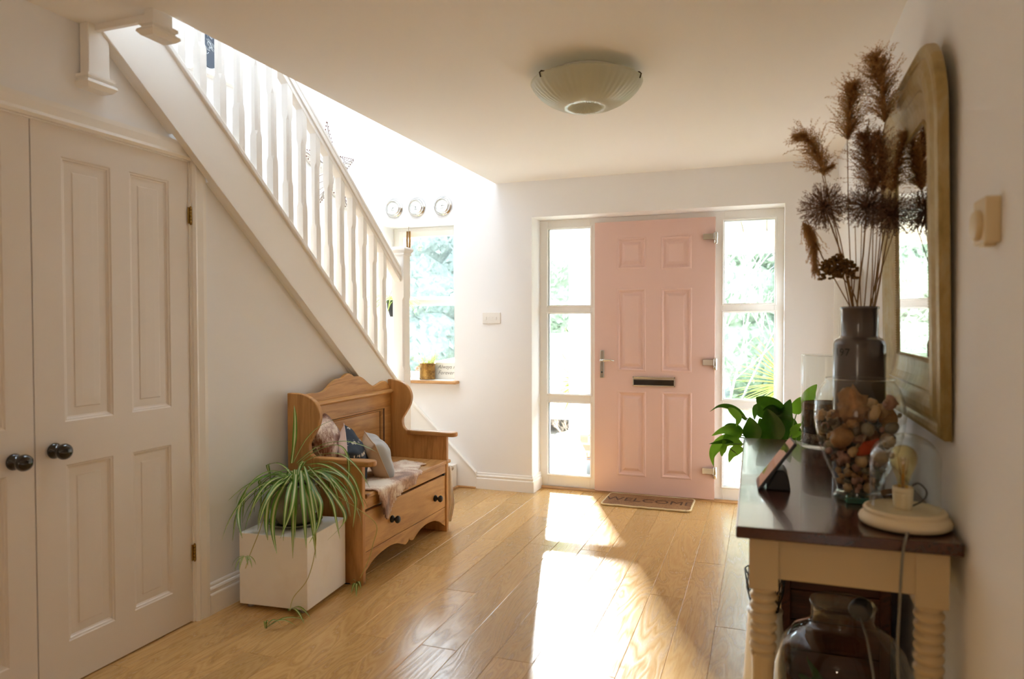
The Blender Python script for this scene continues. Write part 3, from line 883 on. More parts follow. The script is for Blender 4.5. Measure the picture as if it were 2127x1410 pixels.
def hide_mat(name, c1, c2, c3, sc=4.0, seed=0.0):
    m, nt, b = newmat(name)
    vec = coords(nt)
    f = ntex(nt, vec, sc, 3, 0.55, 0.8); h = ntex(nt, coords(nt, (1,1,0.3)), 130, 3, 0.8)
    ad = nt.nodes.new('ShaderNodeMath'); ad.operation = 'MULTIPLY_ADD'; ad.inputs[1].default_value = 0.34
    lk(nt, h, ad.inputs[0]); lk(nt, f, ad.inputs[2])
    lk(nt, ramp(nt, ad.outputs[0], [(0.50, lin(c1)), (0.62, lin(c2)), (0.74, lin(c3))]), b.inputs['Base Color'])
    b.inputs['Roughness'].default_value = 0.7; b.inputs['Sheen Weight'].default_value = 0.35
    bump(nt, h, b, 0.5, 0.004)
    return m
M['hide1'] = hide_mat('brown_cowhide', '#5a2f1e', '#84533c', '#e2d0be', 7.0)
M['hide2'] = hide_mat('pale_cowhide', '#6e432d', '#b98f70', '#efe2cf', 4.2)
def ikat():
    m, nt, b = newmat('navy_ikat_cotton')
    vec = coords(nt, (1,1,1))
    w = nt.nodes.new('ShaderNodeTexWave'); w.bands_direction = 'Z'; w.inputs['Scale'].default_value = 5.0; w.inputs['Distortion'].default_value = 1.2; w.inputs['Detail'].default_value = 3
    lk(nt, vec, w.inputs['Vector'])
    n = ntex(nt, coords(nt, (1,1,0.35)), 62, 2, 0.5)
    mu = nt.nodes.new('ShaderNodeMath'); mu.operation = 'MULTIPLY'; lk(nt, w.outputs['Fac'], mu.inputs[0]); lk(nt, n, mu.inputs[1])
    lk(nt, ramp(nt, mu.outputs[0], [(0.40, lin('#2b3542')), (0.46, lin('#39434f')), (0.54, lin('#cfc6b8'))]), b.inputs['Base Color'])
    b.inputs['Roughness'].default_value = 0.9; return m
M['ikat'] = ikat()
M['pinkcloth'] = P('pale_pink_cotton', '#dcc3b4', 0.9, bmp=(300,0.2,0.001))
M['greycloth'] = P('soft_grey_velvet', '#aeb0b0', 0.8, sheen=0.4, bmp=(300,0.1,0.001))
M['beige'] = P('beige_linen', '#c8a98a', 0.9, bmp=(300,0.2,0.001))
c1 = on_y(676, 915, 3.16); c1.x = min(c1.x, -2.13)
cushion('cushion', 'brown and cream cowhide cushion in the near corner of the bench, leaning highest', on_y(677,920,3.17), (0.82,0.16,0.30), (-0.18,0.12,1), 0.265, 0.28, 0.13, [M['hide1'],M['hide1']], 1.0, radians(24))
cushion('cushion', 'navy patterned cushion with a pale pink back, between the hide cushion and the grey one', on_y(732,948,3.245), (0.80,0.44,0.26), (-0.20,0.02,1), 0.265, 0.265, 0.13, [M['ikat'],M['pinkcloth']], 2.0, radians(34))
cushion('cushion', 'light grey cushion with a beige back, leaning at the front of the three', on_y(785,949,3.41), (0.70,0.60,0.40), (-0.40,-0.32,1), 0.25, 0.255, 0.125, [M['greycloth'],M['beige']], 3.0, radians(10))

# ------------------------------------------------------------------ cowhide throw over the seat edge
g = G()
NU, NV = 70, 60
rnd = random.Random(4)
ztop_s = 0.452
def hide_pt(u, v):
    # u along bench 3.03..3.93, v from back 0 to hanging end
    y = u; edge = -1.866
    x = -2.255 + v
    if x <= edge-0.01:
        z = ztop_s + 0.004 + 0.006*max(0, mnoise.noise(Vector((y*9, x*9, 2))))
        return Vector((x, y, z))
    d = x-(edge-0.01)
    a = min(d/0.018, pi/2)
    px = edge-0.01+0.014*sin(a); pz = ztop_s+0.004-0.014*(1-cos(a))
    rest = max(0, d-0.018*pi/2)
    wav = 0.010*sin(y*38+1.0)*min(1, rest/0.06)
    return Vector((px+0.006+wav+0.004*rest, y+0.02*rest, pz-rest))
def inside(u, v):
    # outline: broad skin with two legs, one hanging low on the near side
    nn = 0.025*mnoise.noise(Vector((u*14, v*14, 0)))
    x = v
    # length of the drop as function of y
    pts = [(3.03,0.20),(3.08,0.36),(3.13,0.48),(3.165,0.56),(3.20,0.575),(3.24,0.525),(3.29,0.465),(3.36,0.452),(3.44,0.448),(3.52,0.44),(3.58,0.40),(3.64,0.345),(3.71,0.33),(3.77,0.315),(3.81,0.25),(3.84,0.15)]
    if u < pts[0][0] or u > pts[-1][0]: return False
    for (a, va), (b, vb) in zip(pts[:-1], pts[1:]):
        if a <= u <= b:
            vm = va+(vb-va)*(u-a)/(b-a); break
    lo = 0.03 + 0.10*max(0, (u-3.6))/0.2
    return lo+nn*0.5 < v < vm+nn
US = [3.02+0.84*i/NU for i in range(NU+1)]; VS = [0.60*j/NV for j in range(NV+1)]
vs = [hide_pt(u, v) for u in US for v in VS]
fs = [(i*(NV+1)+j, (i+1)*(NV+1)+j, (i+1)*(NV+1)+j+1, i*(NV+1)+j+1) for i in range(NU) for j in range(NV) if inside((US[i]+US[i+1])/2, (VS[j]+VS[j+1])/2)]
used = sorted(set(i for f in fs for i in f)); mp_ = {a: k for k, a in enumerate(used)}
g.add([vs[i] for i in used], [tuple(mp_[i] for i in f) for f in fs], 0, True)
tag(obj('cowhide', g, M['hide2'], solid=0.004, at=(-2.0,3.4,0.455)), 'brown and white cowhide lying on the bench seat and hanging over its front edge', 'throw')
# white cloth at the far end of the bench
g = G()
pts = [(-1.872,4.06,0.40),(-1.870,4.062,0.30),(-1.868,4.064,0.22),(-1.862,4.066,0.15),(-1.866,4.064,0.10),(-1.868,4.062,0.03)]
vs = []; fs = []
for i, p in enumerate(pts):
    w = (0.020,0.024,0.028,0.040,0.030,0.018)[i]
    for k in range(9):
        a = -1+2*k/8
        vs.append((p[0]-0.04+a*w*0.9, p[1]+0.012*sin(a*7+i), p[2]))
for i in range(5):
    for k in range(8): fs.append((i*9+k, i*9+k+1, (i+1)*9+k+1, (i+1)*9+k))
g.add(vs, fs, 0, True)
M['cloth'] = P('white_cloth', '#ece8e2', 0.9)
tag(obj('cloth_bag', g, M['cloth'], solid=0.006, subsurf=1), 'narrow strip of white cloth hanging down beside the far end of the bench', 'cloth')

# ================================================================== marble cube and spider plant
cu = thing('cube_table', 'white marble cube on small clear feet standing in front of the bench', 'side table', (-2.09, 2.78, 0))
Mc = Matrix.Translation((-1.922, 2.604, 0)) @ Matrix.Rotation(radians(5), 4, 'Z')
g = G().box(-0.35, 0, 0, 0.35, 0.018, 0.345, M=Mc)
obj('cube_body', g, M['marble'], cu, bevel=0.003)
M['clear'] = P('clear_rubber', '#cfc7ba', 0.3, trans=0.4)
for a, b in ((-0.31,0.03),(-0.04,0.03),(-0.04,0.31),(-0.31,0.31)):
    g = G().lathe([(0.015,0.0),(0.015,0.018)], (a,b,0), 16, M=Mc); obj('foot', g, M['clear'], cu)
PZ = 0.345
pc = on_z(620, 1085, PZ); PCX, PCY = -2.115, 2.775
sp = thing('spider_plant', 'variegated spider plant in an olive glazed pot, spilling over the marble cube', 'potted plant', (PCX, PCY, PZ))
M['potglaze'] = P('olive_glaze', '#84806a', 0.22, var=(5, '#6f6e5c'), coat=0.4)
g = G().lathe([(0.0,0.008),(0.085,0.008),(0.098,0.012),(0.125,0.026),(0.128,0.030),(0.124,0.031),(0.100,0.020),(0.0,0.018)], (PCX,PCY,PZ-0.008), 40)
obj('saucer', g, M['potglaze'], sp)
g = G().lathe([(0.0,0.012),(0.075,0.012),(0.086,0.02),(0.112,0.075),(0.122,0.13),(0.118,0.165),(0.108,0.186),(0.114,0.192),(0.114,0.202),(0.106,0.204),(0.098,0.190),(0.098,0.17)], (PCX,PCY,PZ), 40)
po = obj('pot', g, M['potglaze'], sp)
g = G()
for k in range(5):
    a = -1.05 + (k-2)*0.13
    cx, cy = PCX+0.122*cos(a), PCY+0.122*sin(a)
    g.blob((cx, cy, PZ+0.11+(0.012 if k%2 else 0)), (0.008,0.008,0.016), 8, 6)
obj('relief', g, M['potglaze'], po)
g = G().lathe([(0.0,0.180),(0.10,0.176)], (PCX,PCY,PZ), 24, caps=False)
obj('soil', g, M['soil'], sp)
M['leafedge'] = leafmat('spider_leaf_green', '#55802a', '#6f9c38', 0.35, 0.3)
M['leafmid'] = leafmat('spider_leaf_cream', '#c9cf8c', '#dde0aa', 0.4, 0.3)
def arc3(p0, d, L, droop, n=14, up=0.9, power=1.6):
    """leaf path: leaves p0 towards horizontal direction d, rises then hangs"""
    pts = []; d = Vector(d).normalized()
    ang = up; p = Vector(p0); st = L/n
    for i in range(n+1):
        pts.append(p.copy())
        t = i/n
        a = ang - droop*(t**(1/power))
        a = max(a, -1.5)
        p = p + (d*cos(a) + Vector((0,0,1))*sin(a))*st
    return pts
g = G(); rnd = random.Random(11)
crown = Vector((PCX+0.01, PCY, PZ+0.235))
def wl(w): return lambda t: w*(0.55+0.9*t if t < 0.3 else 0.82+0.18*(1-abs(t-0.45)))*max(0.06, (1-t**3.2))
for k in range(44):
    a = 2*pi*k/44*3.1 + rnd.uniform(-.2,.2)
    L = rnd.uniform(0.26, 0.46)
    up = rnd.uniform(0.35, 1.25)
    pts = arc3(crown+Vector((0.03*cos(a),0.03*sin(a),-0.03)), (cos(a), sin(a), 0), L, up+rnd.uniform(1.25,1.55), up=up, power=rnd.uniform(1.2,2.2))
    # stay clear of the wall and the bench end
    ok = all(p.x > -2.335 for p in pts)
    if not ok:
        for p in pts:
            if p.x < -2.33: p.x = -2.33 + 0.2*max(-0.02, (p.x+2.33))*0
    for p in pts:
        if p.z < PZ+0.004 and Mc.inverted() @ p and (-0.36 < (Mc.inverted()@p).x < 0.012) and (-0.012 < (Mc.inverted()@p).y < 0.36): p.z = PZ+0.004
        if p.y > 2.965 and p.z < 0.61 and p.x < -1.87: p.y = 2.965
    g.ribbon(pts, wl(rnd.uniform(0.009,0.0135)), None, (0,1,0), 0.35)
# leaves that the photograph shows clearly: (pixel path, depth start, depth end, half width)
def pxpath(pp, ya, yb, n=16):
    out = []
    cps = curve([(a, b) for a, b in pp], 6)
    m = len(cps)
    for i, (a, b) in enumerate(cps): out.append(on_y(a, b, ya+(yb-ya)*i/(m-1)))
    return out
clear = [([(606,962),(612,915),(613,870),(611,842)],2.77,2.86,0.0085),
 ([(610,960),(635,915),(665,885),(708,867)],2.77,2.80,0.006),
 ([(616,962),(660,928),(710,917),(752,925),(785,940)],2.76,2.70,0.006),
 ([(618,965),(655,938),(700,925),(722,950),(722,1010),(700,1062)],2.76,2.66,0.006),
 ([(620,966),(665,945),(710,945),(745,975),(768,1013)],2.76,2.62,0.006),
 ([(620,968),(670,965),(715,992),(738,1035),(733,1095)],2.74,2.56,0.009),
 ([(600,975),(560,988),(520,1010),(498,1052),(496,1085),(503,1118)],2.74,2.50,0.011),
 ([(596,982),(550,992),(508,1012),(474,1040)],2.74,2.55,0.008),
 ([(605,985),(580,1005),(560,1035),(553,1085),(556,1122)],2.70,2.50,0.012),
 ([(607,985),(590,1010),(572,1050),(566,1100),(575,1150)],2.70,2.48,0.012),
 ([(615,985),(612,1020),(604,1065),(582,1118)],2.68,2.46,0.009),
 ([(632,968),(640,1000),(648,1045),(654,1095),(652,1108)],2.72,2.50,0.008),
 ([(625,978),(628,1020),(632,1070),(636,1138)],2.70,2.48,0.010),
 ([(640,990),(655,1020),(667,1050),(660,1095),(642,1128)],2.72,2.52,0.008),
 ([(640,968),(668,1000),(700,1040),(716,1068),(712,1090),(680,1122)],2.72,2.56,0.008),
 ([(612,975),(611,1020),(610,1060),(608,1085)],2.70,2.58,0.009),
 ([(645,965),(690,960),(730,990),(748,1030),(756,1058)],2.74,2.60,0.006),
 ([(640,985),(670,1012),(690,1045),(698,1080),(706,1120)],2.72,2.54,0.006)]
for pp, ya, yb, w in clear:
    g.ribbon(pxpath(pp, ya, yb), wl(w*1.35), None, (0,1,0), 0.35)
fo = obj('leaves', g, [M['leafedge'], M['leafmid']], sp)
M['runner'] = P('stolon', '#b5ab5e', 0.5)
def plantlet(g, c, rng, n=9, L=0.13, dirs=None, lay=True):
    for k in range(n):
        a = rng.uniform(0, 2*pi) if dirs is None else rng.gauss(dirs, 0.35)
        if lay:
            pts = [Vector(c)+Vector((cos(a)*L*t*rng.uniform(.8,1), sin(a)*L*t, 0.006+0.028*sin(pi*t)*rng.uniform(.3,1))) for t in [i/8 for i in range(9)]]
        else:
            pts = arc3(c, (cos(a), sin(a), 0), L*rng.uniform(.6,1), 2.0, 8, up=0.5)
        g.ribbon(pts, wl(0.0045), None, (0,1,0), 0.3)
runs = [([(655,1000),(700,1030),(748,1060),(782,1090),(775,1130),(765,1165),(748,1200)],2.74,2.78),
        ([(630,1010),(650,1060),(656,1130),(640,1200),(610,1240),(602,1268)],2.66,2.44),
        ([(600,1000),(560,1040),(540,1100),(520,1150),(510,1180)],2.66,2.46)]
g = G()
for pp, ya, yb in runs: g.tube(pxpath(pp, ya, yb), 0.0018, 6)
g.v = [(p[0], p[1], max(p[2], 0.004)) for p in g.v]
obj('runner', g, M['runner'], sp)
g = G(); rr = random.Random(5)
e1 = on_z(598, 1272, 0.008); e2 = on_z(741, 1212, 0.008)
for k, (tx, ty) in enumerate([(645,1283),(632,1295),(620,1268),(600,1262),(615,1300),(640,1290),(585,1300),(560,1303),(550,1306)]):
    q = on_z(tx, ty, 0.008)
    s0 = on_z(600 if k < 4 else 552, 1268 if k < 4 else 1305, 0.008)
    pts = [s0.lerp(q, t) + Vector((0,0,0.03*sin(pi*t))) for t in [i/8 for i in range(9)]]
    g.ribbon(pts, wl(0.008), None, (0,1,0), 0.3)
obj('plantlet', g, [M['leafedge'], M['leafmid']], sp); g = G()
for tx, ty in [(768,1206),(760,1212),(740,1240),(730,1232),(750,1222),(728,1212)]:
    q = on_z(tx, ty, 0.008)
    pts = [e2.lerp(q, t) + Vector((0,0,0.02*sin(pi*t))) for t in [i/8 for i in range(9)]]
    g.ribbon(pts, wl(0.008), None, (0,1,0), 0.3)
obj('plantlet', g, [M['leafedge'], M['leafmid']], sp)
e3 = on_y(510,1180,2.46); g = G()
plantlet(g, e3+Vector((0,0,0.05)), rr, 6, 0.09, None, False)
obj('plantlet', g, [M['leafedge'], M['leafmid']], sp)

g = G().tube([(-2.28,3.00,0.004),(-2.10,2.975,0.004),(-1.97,2.98,0.004),(-1.93,2.995,0.004)], 0.0035, 6)
tag(obj('floor_cable', g, M['rubber']), 'short black cable on the floor between marble cube and bench foot', 'cable')
# ================================================================== doormat
def matmat():
    m, nt, b = newmat('coir')
    f = ntex(nt, coords(nt), 120, 4, 0.8); f2 = ntex(nt, coords(nt), 6, 2, 0.5)
    ad = nt.nodes.new('ShaderNodeMath'); ad.operation = 'MULTIPLY_ADD'; ad.inputs[1].default_value = 0.4
    lk(nt, f2, ad.inputs[0]); lk(nt, f, ad.inputs[2])
    lk(nt, ramp(nt, ad.outputs[0], [(0.5, lin('#6d4526')), (0.85, lin('#a97c4e'))]), b.inputs['Base Color'])
    b.inputs['Roughness'].default_value = 0.95; bump(nt, f, b, 1.0, 0.006); return m
M['coir'] = matmat(); M['coirdark'] = P('dark_coir', '#553620', 0.95, bmp=(140, 0.8, 0.005)); M['binding'] = P('mat_binding', '#d8c49a', 0.9, bmp=(90, 0.6, 0.003))
mc = [on_z(1246,1044,0.01), on_z(1437,1062,0.01), on_z(1444,1036,0.01), on_z(1268,1022,0.01)]
mat = thing('doormat', 'coir doormat reading WELCOME with a pale bound edge, at the pink front door', 'doormat', ((mc[0].x+mc[1].x)/2, 5.08, 0))
yA_, yB_, xA_, xB_ = 4.905, 5.262, -1.116, -0.482
def rrect(x0, x1, y0, y1, r, n=5, wob=0.0):
    out = []
    for cx, cy, a0 in ((x1-r,y0+r,-pi/2),(x1-r,y1-r,0),(x0+r,y1-r,pi/2),(x0+r,y0+r,pi)):
        for k in range(n+1):
            a = a0+pi/2*k/n; out.append((cx+r*cos(a), cy+r*sin(a)))
    return out
g = G().prism(rrect(xA_+0.008, xB_-0.008, yA_+0.008, yB_-0.006, 0.03), 'z', 0.001, 0.013)
obj('mat_pile', g, M['coir'], mat)
g = G(); ol = rrect(xA_+0.006, xB_-0.006, yA_+0.006, yB_-0.006, 0.03)
pp = []
for i in range(len(ol)):
    a, b = Vector((*ol[i],0)), Vector((*ol[(i+1)%len(ol)],0))
    k = max(1, int((b-a).length/0.03))
    for j in range(k):
        p = a.lerp(b, j/k); pp.append((p.x, p.y, 0.008+0.003*mnoise.noise(p*20)))
pp.append(pp[0])
g.tube(pp, 0.0075, 8); obj('mat_binding', g, M['binding'], mat)
def text_mesh(name, s, size, mtx, mat_, parent, ext=0.0008, font_spacing=1.0, shear=0.0, align='CENTER'):
    cu_ = bpy.data.curves.new(name, 'FONT'); cu_.body = s; cu_.size = size; cu_.extrude = ext; cu_.align_x = align; cu_.align_y = 'CENTER'
    cu_.space_character = font_spacing; cu_.shear = shear; cu_.resolution_u = 3
    tmp = bpy.data.objects.new('tmp_text', cu_); SC.collection.objects.link(tmp)
    bpy.context.view_layer.update()
    me = bpy.data.meshes.new_from_object(tmp.evaluated_get(bpy.context.evaluated_depsgraph_get()))
    bpy.data.objects.remove(tmp); bpy.data.curves.remove(cu_)
    base = wloc(parent)
    me.transform(Matrix.Translation(-base) @ mtx); me.name = name
    me.materials.clear(); me.materials.append(mat_)
    o = bpy.data.objects.new(name, me); SC.collection.objects.link(o); o.parent = parent; ORI[o.name] = base
    return o
Mt = Matrix.Translation(((xA_+xB_)/2, 5.085, 0.0132)) @ Matrix.Scale(0.95, 4, (1,0,0))
text_mesh('lettering', 'WELCOME', 0.135, Mt, M['coirdark'], mat, 0.0006, 1.02)

# ================================================================== ceiling light
cl = on_z(1220, 178, 2.338); LXc, LYc = -0.742, 2.99
light = thing('ceiling_light', 'round ribbed frosted glass bowl light on the ceiling', 'ceiling light', (LXc, LYc, 2.23))
m, nt, b = newmat('frosted_glass_shade')
b.inputs['Base Color'].default_value = lin('#e8e8da'); b.inputs['Roughness'].default_value = 0.28; b.inputs['Coat Weight'].default_value = 0.3
t = nt.nodes.new('ShaderNodeBsdfTranslucent'); t.inputs['Color'].default_value = lin('#eceee2')
mx = nt.nodes.new('ShaderNodeMixShader'); mx.inputs['Fac'].default_value = 0.45
lk(nt, b.outputs['BSDF'], mx.inputs[1]); lk(nt, t.outputs['BSDF'], mx.inputs[2]); lk(nt, mx.outputs['Shader'], nt.nodes['Material Output'].inputs['Surface'])
M['shade'] = m
g = G()
NS = 192
prof = [(0.238,0.112),(0.240,0.108),(0.236,0.100),(0.222,0.080),(0.200,0.058),(0.170,0.036),(0.135,0.018),(0.105,0.008),(0.085,0.005),(0.068,0.009),(0.048,0.022),(0.025,0.030),(0.006,0.033)]
vs = []; fs = []
for i, (r_, z) in enumerate(prof):
    for k in range(NS):
        a = 2*pi*k/NS
        rib = 0.0016*(1 if (k % 4) < 2 else -1) if r_ > 0.15 else (0.0022*(1 if (k % 4) < 2 else -1) if r_ < 0.08 else 0)
        vs.append((LXc+r_*cos(a), LYc+r_*sin(a), 2.232+z+rib*(0.6)))
for i in range(len(prof)-1):
    for k in range(NS): fs.append((i*NS+k, i*NS+(k+1)%NS, (i+1)*NS+(k+1)%NS, (i+1)*NS+k))
g.add(vs, fs, 0, True); obj('lamp_shade', g, M['shade'], light, solid=0.004)
g = G().lathe([(0.0,2.386),(0.150,2.386),(0.150,2.372),(0.10,2.360),(0.0,2.360)], (LXc,LYc,0), 40)
obj('base_plate', g, M['gloss'], light)
g = G()
M['clip'] = P('bronze_clip', '#4a3c2c', 0.35, 0.8)
for a in (radians(-128), radians(-8), radians(112)):
    d = Vector((cos(a), sin(a), 0)); c = Vector((LXc, LYc, 0))
    pts = [c+d*0.12+Vector((0,0,2.366)), c+d*0.20+Vector((0,0,2.356)), c+d*0.238+Vector((0,0,2.352)), c+d*0.246+Vector((0,0,2.344)), c+d*0.240+Vector((0,0,2.326))]
    g = G().tube(pts, 0.003, 8); obj('clip', g, M['clip'], light)

# ================================================================== three clocks
M['dial'] = P('clock_dial', '#e9ece8', 0.6); M['hand'] = P('clock_hand', '#6f716f', 0.5)
cs = [((-2.880,2.249), 'round chrome clock above the stair window, nearest the handrail', ((-0.55,-0.72),(0.95,0.30))),
      ((-2.672,2.246), 'round chrome clock above the stair window, middle of the three', ((0.0,-0.85),(-0.95,0.42))),
      ((-2.438,2.243), 'round chrome clock above the stair window, farthest from the stairs', ((0.85,0.02),(0.52,0.85)))]
for (x, z), lab, hands in cs:
    c = thing('wall_clock', lab, 'clock', (x, FY-0.02, z-0.07), 'chrome wall clocks above the stair window')
    Mx = Matrix.Translation((x, FY, z)) @ Matrix.Rotation(pi/2, 4, 'X')
    g = G().lathe([(0.078,0.0),(0.079,0.005),(0.073,0.010),(0.066,0.012),(0.065,0.020),(0.061,0.030),(0.057,0.034),(0.054,0.034),(0.053,0.026)], seg=48, M=Mx, caps=False)
    obj('case', g, M['chrome'], c)
    g = G().lathe([(0.0,0.026),(0.054,0.026)], seg=40, M=Mx, caps=False); obj('face', g, M['dial'], c)
    g = G()
    for (hx, hz), L, w in zip(hands, (0.026, 0.042), (0.0013, 0.0008)):
        d = Vector((hx, 0, hz)).normalized(); s_ = Vector((d.z, 0, -d.x))
        o_ = Vector((x, FY-0.028, z))
        g.add([o_-d*0.006-s_*w, o_-d*0.006+s_*w, o_+d*L+s_*w*0.5, o_+d*L-s_*w*0.5], [(0,1,2,3)])
    obj('hands', g, M['hand'], c)
    g = G().lathe([(0.0,0.030),(0.0028,0.030),(0.0028,0.026)], seg=12, M=Mx, caps=False); obj('hub', g, M['hand'], c)
    g = G().box(x-0.012, x-0.002, FY-0.0268, FY-0.0262, z-0.021, z-0.019).box(x+0.001, x+0.013, FY-0.0268, FY-0.0262, z-0.021, z-0.019)
    obj('dial_mark', g, M['hand'], c)
# ================================================================== light switch
sw = thing('light_switch', 'white two-gang light switch on the wall between window and front door', 'light switch', (-2.023, FY-0.005, 1.302))
M['swp'] = P('switch_plastic', '#e8e4de', 0.35)
g = G().box(-2.098, -1.948, FY-0.010, FY, 1.302, 1.389); sp_ = obj('switch_plate', g, M['swp'], sw, bevel=0.003, seg=3)
for x in (-2.068, -1.982):
    g = G().box(x-0.0065, x+0.0065, FY-0.0155, FY-0.009, 1.331, 1.356); obj('rocker', g, M['swp'], sw, bevel=0.003)
for x in (-2.040, -2.010):
    g = G().lathe([(0.0,0.0),(0.0045,0.0),(0.0045,0.0115),(0.0,0.0115)], seg=10, M=Matrix.Translation((x, FY, 1.350)) @ Matrix.Rotation(pi/2,4,'X')); obj('indicator', g, M['swp'], sw)
# ================================================================== things on the window board
pot = thing('window_planter', 'tarnished brass planter with trailing small-leaved plant on the oak window board', 'potted plant', (-2.535, 5.14, 0.8495))
m, nt, b = newmat('tarnished_brass')
f = ntex(nt, coords(nt), 22, 5, 0.7)
lk(nt, ramp(nt, f, [(0.35, lin('#6d4a22')), (0.55, lin('#a37a3c')), (0.75, lin('#c9a25a'))]), b.inputs['Base Color'])
b.inputs['Metallic'].default_value = 0.65; b.inputs['Roughness'].default_value = 0.42; bump(nt, f, b, 0.3, 0.003)
M['tarn'] = m
pcx = on_y(887.5, 790, 5.13).x; pcy = 5.135
g = G().lathe([(0.0,0.002),(0.062,0.002),(0.0655,0.005),(0.0655,0.010),(0.063,0.012),(0.063,0.125),(0.0655,0.128),(0.0655,0.133),(0.062,0.133),(0.060,0.11)], (pcx,pcy,0.8485), 40)
obj('pot', g, M['tarn'], pot)
g = G().lathe([(0.0,0.112),(0.0605,0.110)], (pcx,pcy,0.8485), 24, caps=False); obj('soil', g, M['soil'], pot)
M['tiny'] = leafmat('small_green_leaf', '#7a9440', '#a4b45a', 0.4, 0.45); M['tinyr'] = leafmat('reddish_leaf', '#8a5a40', '#a8703f', 0.5, 0.3)
g = G(); rr = random.Random(8)
stems = G()
for k in range(70):
    a = rr.uniform(0, 2*pi); r0 = rr.uniform(0, 0.05); up = rr.uniform(0.03, 0.11)
    out = rr.uniform(0.0, 0.05) + (0.035 if cos(a) < -0.3 else 0)
    base = Vector((pcx+r0*cos(a), pcy+r0*sin(a), 0.965))
    drop = 0.09 if (cos(a) < -0.4 and rr.random() < 0.6) else 0.0
    path = []
    for i in range(9):
        t = i/8
        path.append(base + Vector((cos(a)*(out+0.02)*t*1.3, sin(a)*out*t, up*t - drop*t*t*1.6)))
    stems.tube(path, 0.0007, 4)
    for i in range(1, 9):
        for s_ in (-1, 1):
            p = path[i] + Vector((rr.uniform(-.004,.004), rr.uniform(-.004,.004), rr.uniform(-.003,.003)))
            d = Vector((rr.uniform(-1,1), rr.uniform(-1,1), rr.uniform(-.2,.8))).normalized(); q = d.orthogonal().normalized()
            L = rr.uniform(0.004, 0.0075)
            g.add([p, p+d*L*0.5+q*L*0.35, p+d*L, p+d*L*0.5-q*L*0.35], [(0,1,2,3)], 1 if rr.random() < 0.12 else 0)
obj('foliage', g, [M['tiny'], M['tinyr']], pot); obj('stems', stems, M['runner'], pot)
pq = thing('sign_block', 'white block with grey italic words standing behind the brass planter', 'sign', (-2.45, 5.22, 0.8495))
g = G().box(-2.72, -2.352, 5.205, 5.232, 0.8487, 0.985); obj('block', g, P('sign_white', '#e6e0d6', 0.6), pq, bevel=0.003)
M['ink'] = P('grey_ink', '#8a7f76', 0.6)
Mr = Matrix.Rotation(pi/2, 4, 'X')
text_mesh('lettering', 'Always my Mother', 0.044, Matrix.Translation((-2.53+0.155, 5.2045, 0.948)) @ Mr, M['ink'], pq, 0.0003, 1.0, 0.35)
text_mesh('lettering', 'Forever my Friend', 0.044, Matrix.Translation((-2.53+0.155, 5.2045, 0.900)) @ Mr, M['ink'], pq, 0.0003, 1.0, 0.35)
for o in list(pq.children):
    if o.name.startswith('lettering'):
        # the block stops at the reveal: trim the words that would run past it
        bm = bmesh.new(); bm.from_mesh(o.data)
        bmesh.ops.bisect_plane(bm, geom=bm.verts[:]+bm.edges[:]+bm.faces[:], plane_co=(-2.354-wloc(pq).x,0,0), plane_no=(1,0,0), clear_outer=True)
        bmesh.ops.bisect_plane(bm, geom=bm.verts[:]+bm.edges[:]+bm.faces[:], plane_co=(-2.715-wloc(pq).x,0,0), plane_no=(-1,0,0), clear_outer=True)
        bm.to_mesh(o.data); bm.free()
# hanging spider plant behind the newel
hx, hy, hz = -2.80, 4.98, 1.46
hp_ = thing('hanging_plant', 'spider plant hanging in a dark pot at the stair window', 'hanging plant', (hx, hy, hz-0.12))
M['darkpot'] = P('charcoal_pot', '#34363a', 0.45)
g = G().lathe([(0.0,-0.10),(0.05,-0.10),(0.072,-0.03),(0.078,0.03),(0.072,0.03),(0.06,0.0),(0.0,0.0)], (hx,hy,hz), 28); obj('pot', g, M['darkpot'], hp_)
M['lime'] = leafmat('backlit_leaf', '#7ba32c', '#98bf3c', 0.35, 0.6)
g = G(); rr = random.Random(3)
for k in range(44):
    a = 2*pi*k/44*5.0; up = rr.uniform(0.3,1.35); L = rr.uniform(0.18,0.34)
    pts = arc3((hx+0.02*cos(a),hy+0.02*sin(a),hz+0.01), (cos(a), sin(a),0), L, up+rr.uniform(0.6,1.4), 12, up=up)
    for p in pts: p.y = min(p.y, 5.28)
    g.ribbon(pts, wl(rr.uniform(0.004,0.007)), None, (0,1,0), 0.3)
obj('leaves', g, [M['lime'], M['leafmid']], hp_)
M['rope'] = P('driftwood_brown', '#a57c45', 0.8, var=(30, '#7c5a2f'))
for k, dx in enumerate((-0.012, 0.010)):
    g = G().tube([(hx-0.02+dx,hy+0.25,2.075),(hx-0.02+dx*1.2,hy+0.25,2.0),(hx-0.02+dx,hy+0.25,1.93)], 0.009, 8)
    obj('cord_handle', g, M['rope'], hp_, bevel=0.002)
g = G()
for a in range(3):
    an = a*2.1
    g.tube([(hx+0.076*cos(an),hy+0.076*sin(an),hz+0.025),(hx-0.02,hy+0.25,1.95)], 0.0012, 5)
g.tube([(hx-0.02,hy+0.25,1.94),(hx-0.02,hy+0.25,2.112)], 0.0015, 5)
obj('cord', g, M['rope'], hp_)
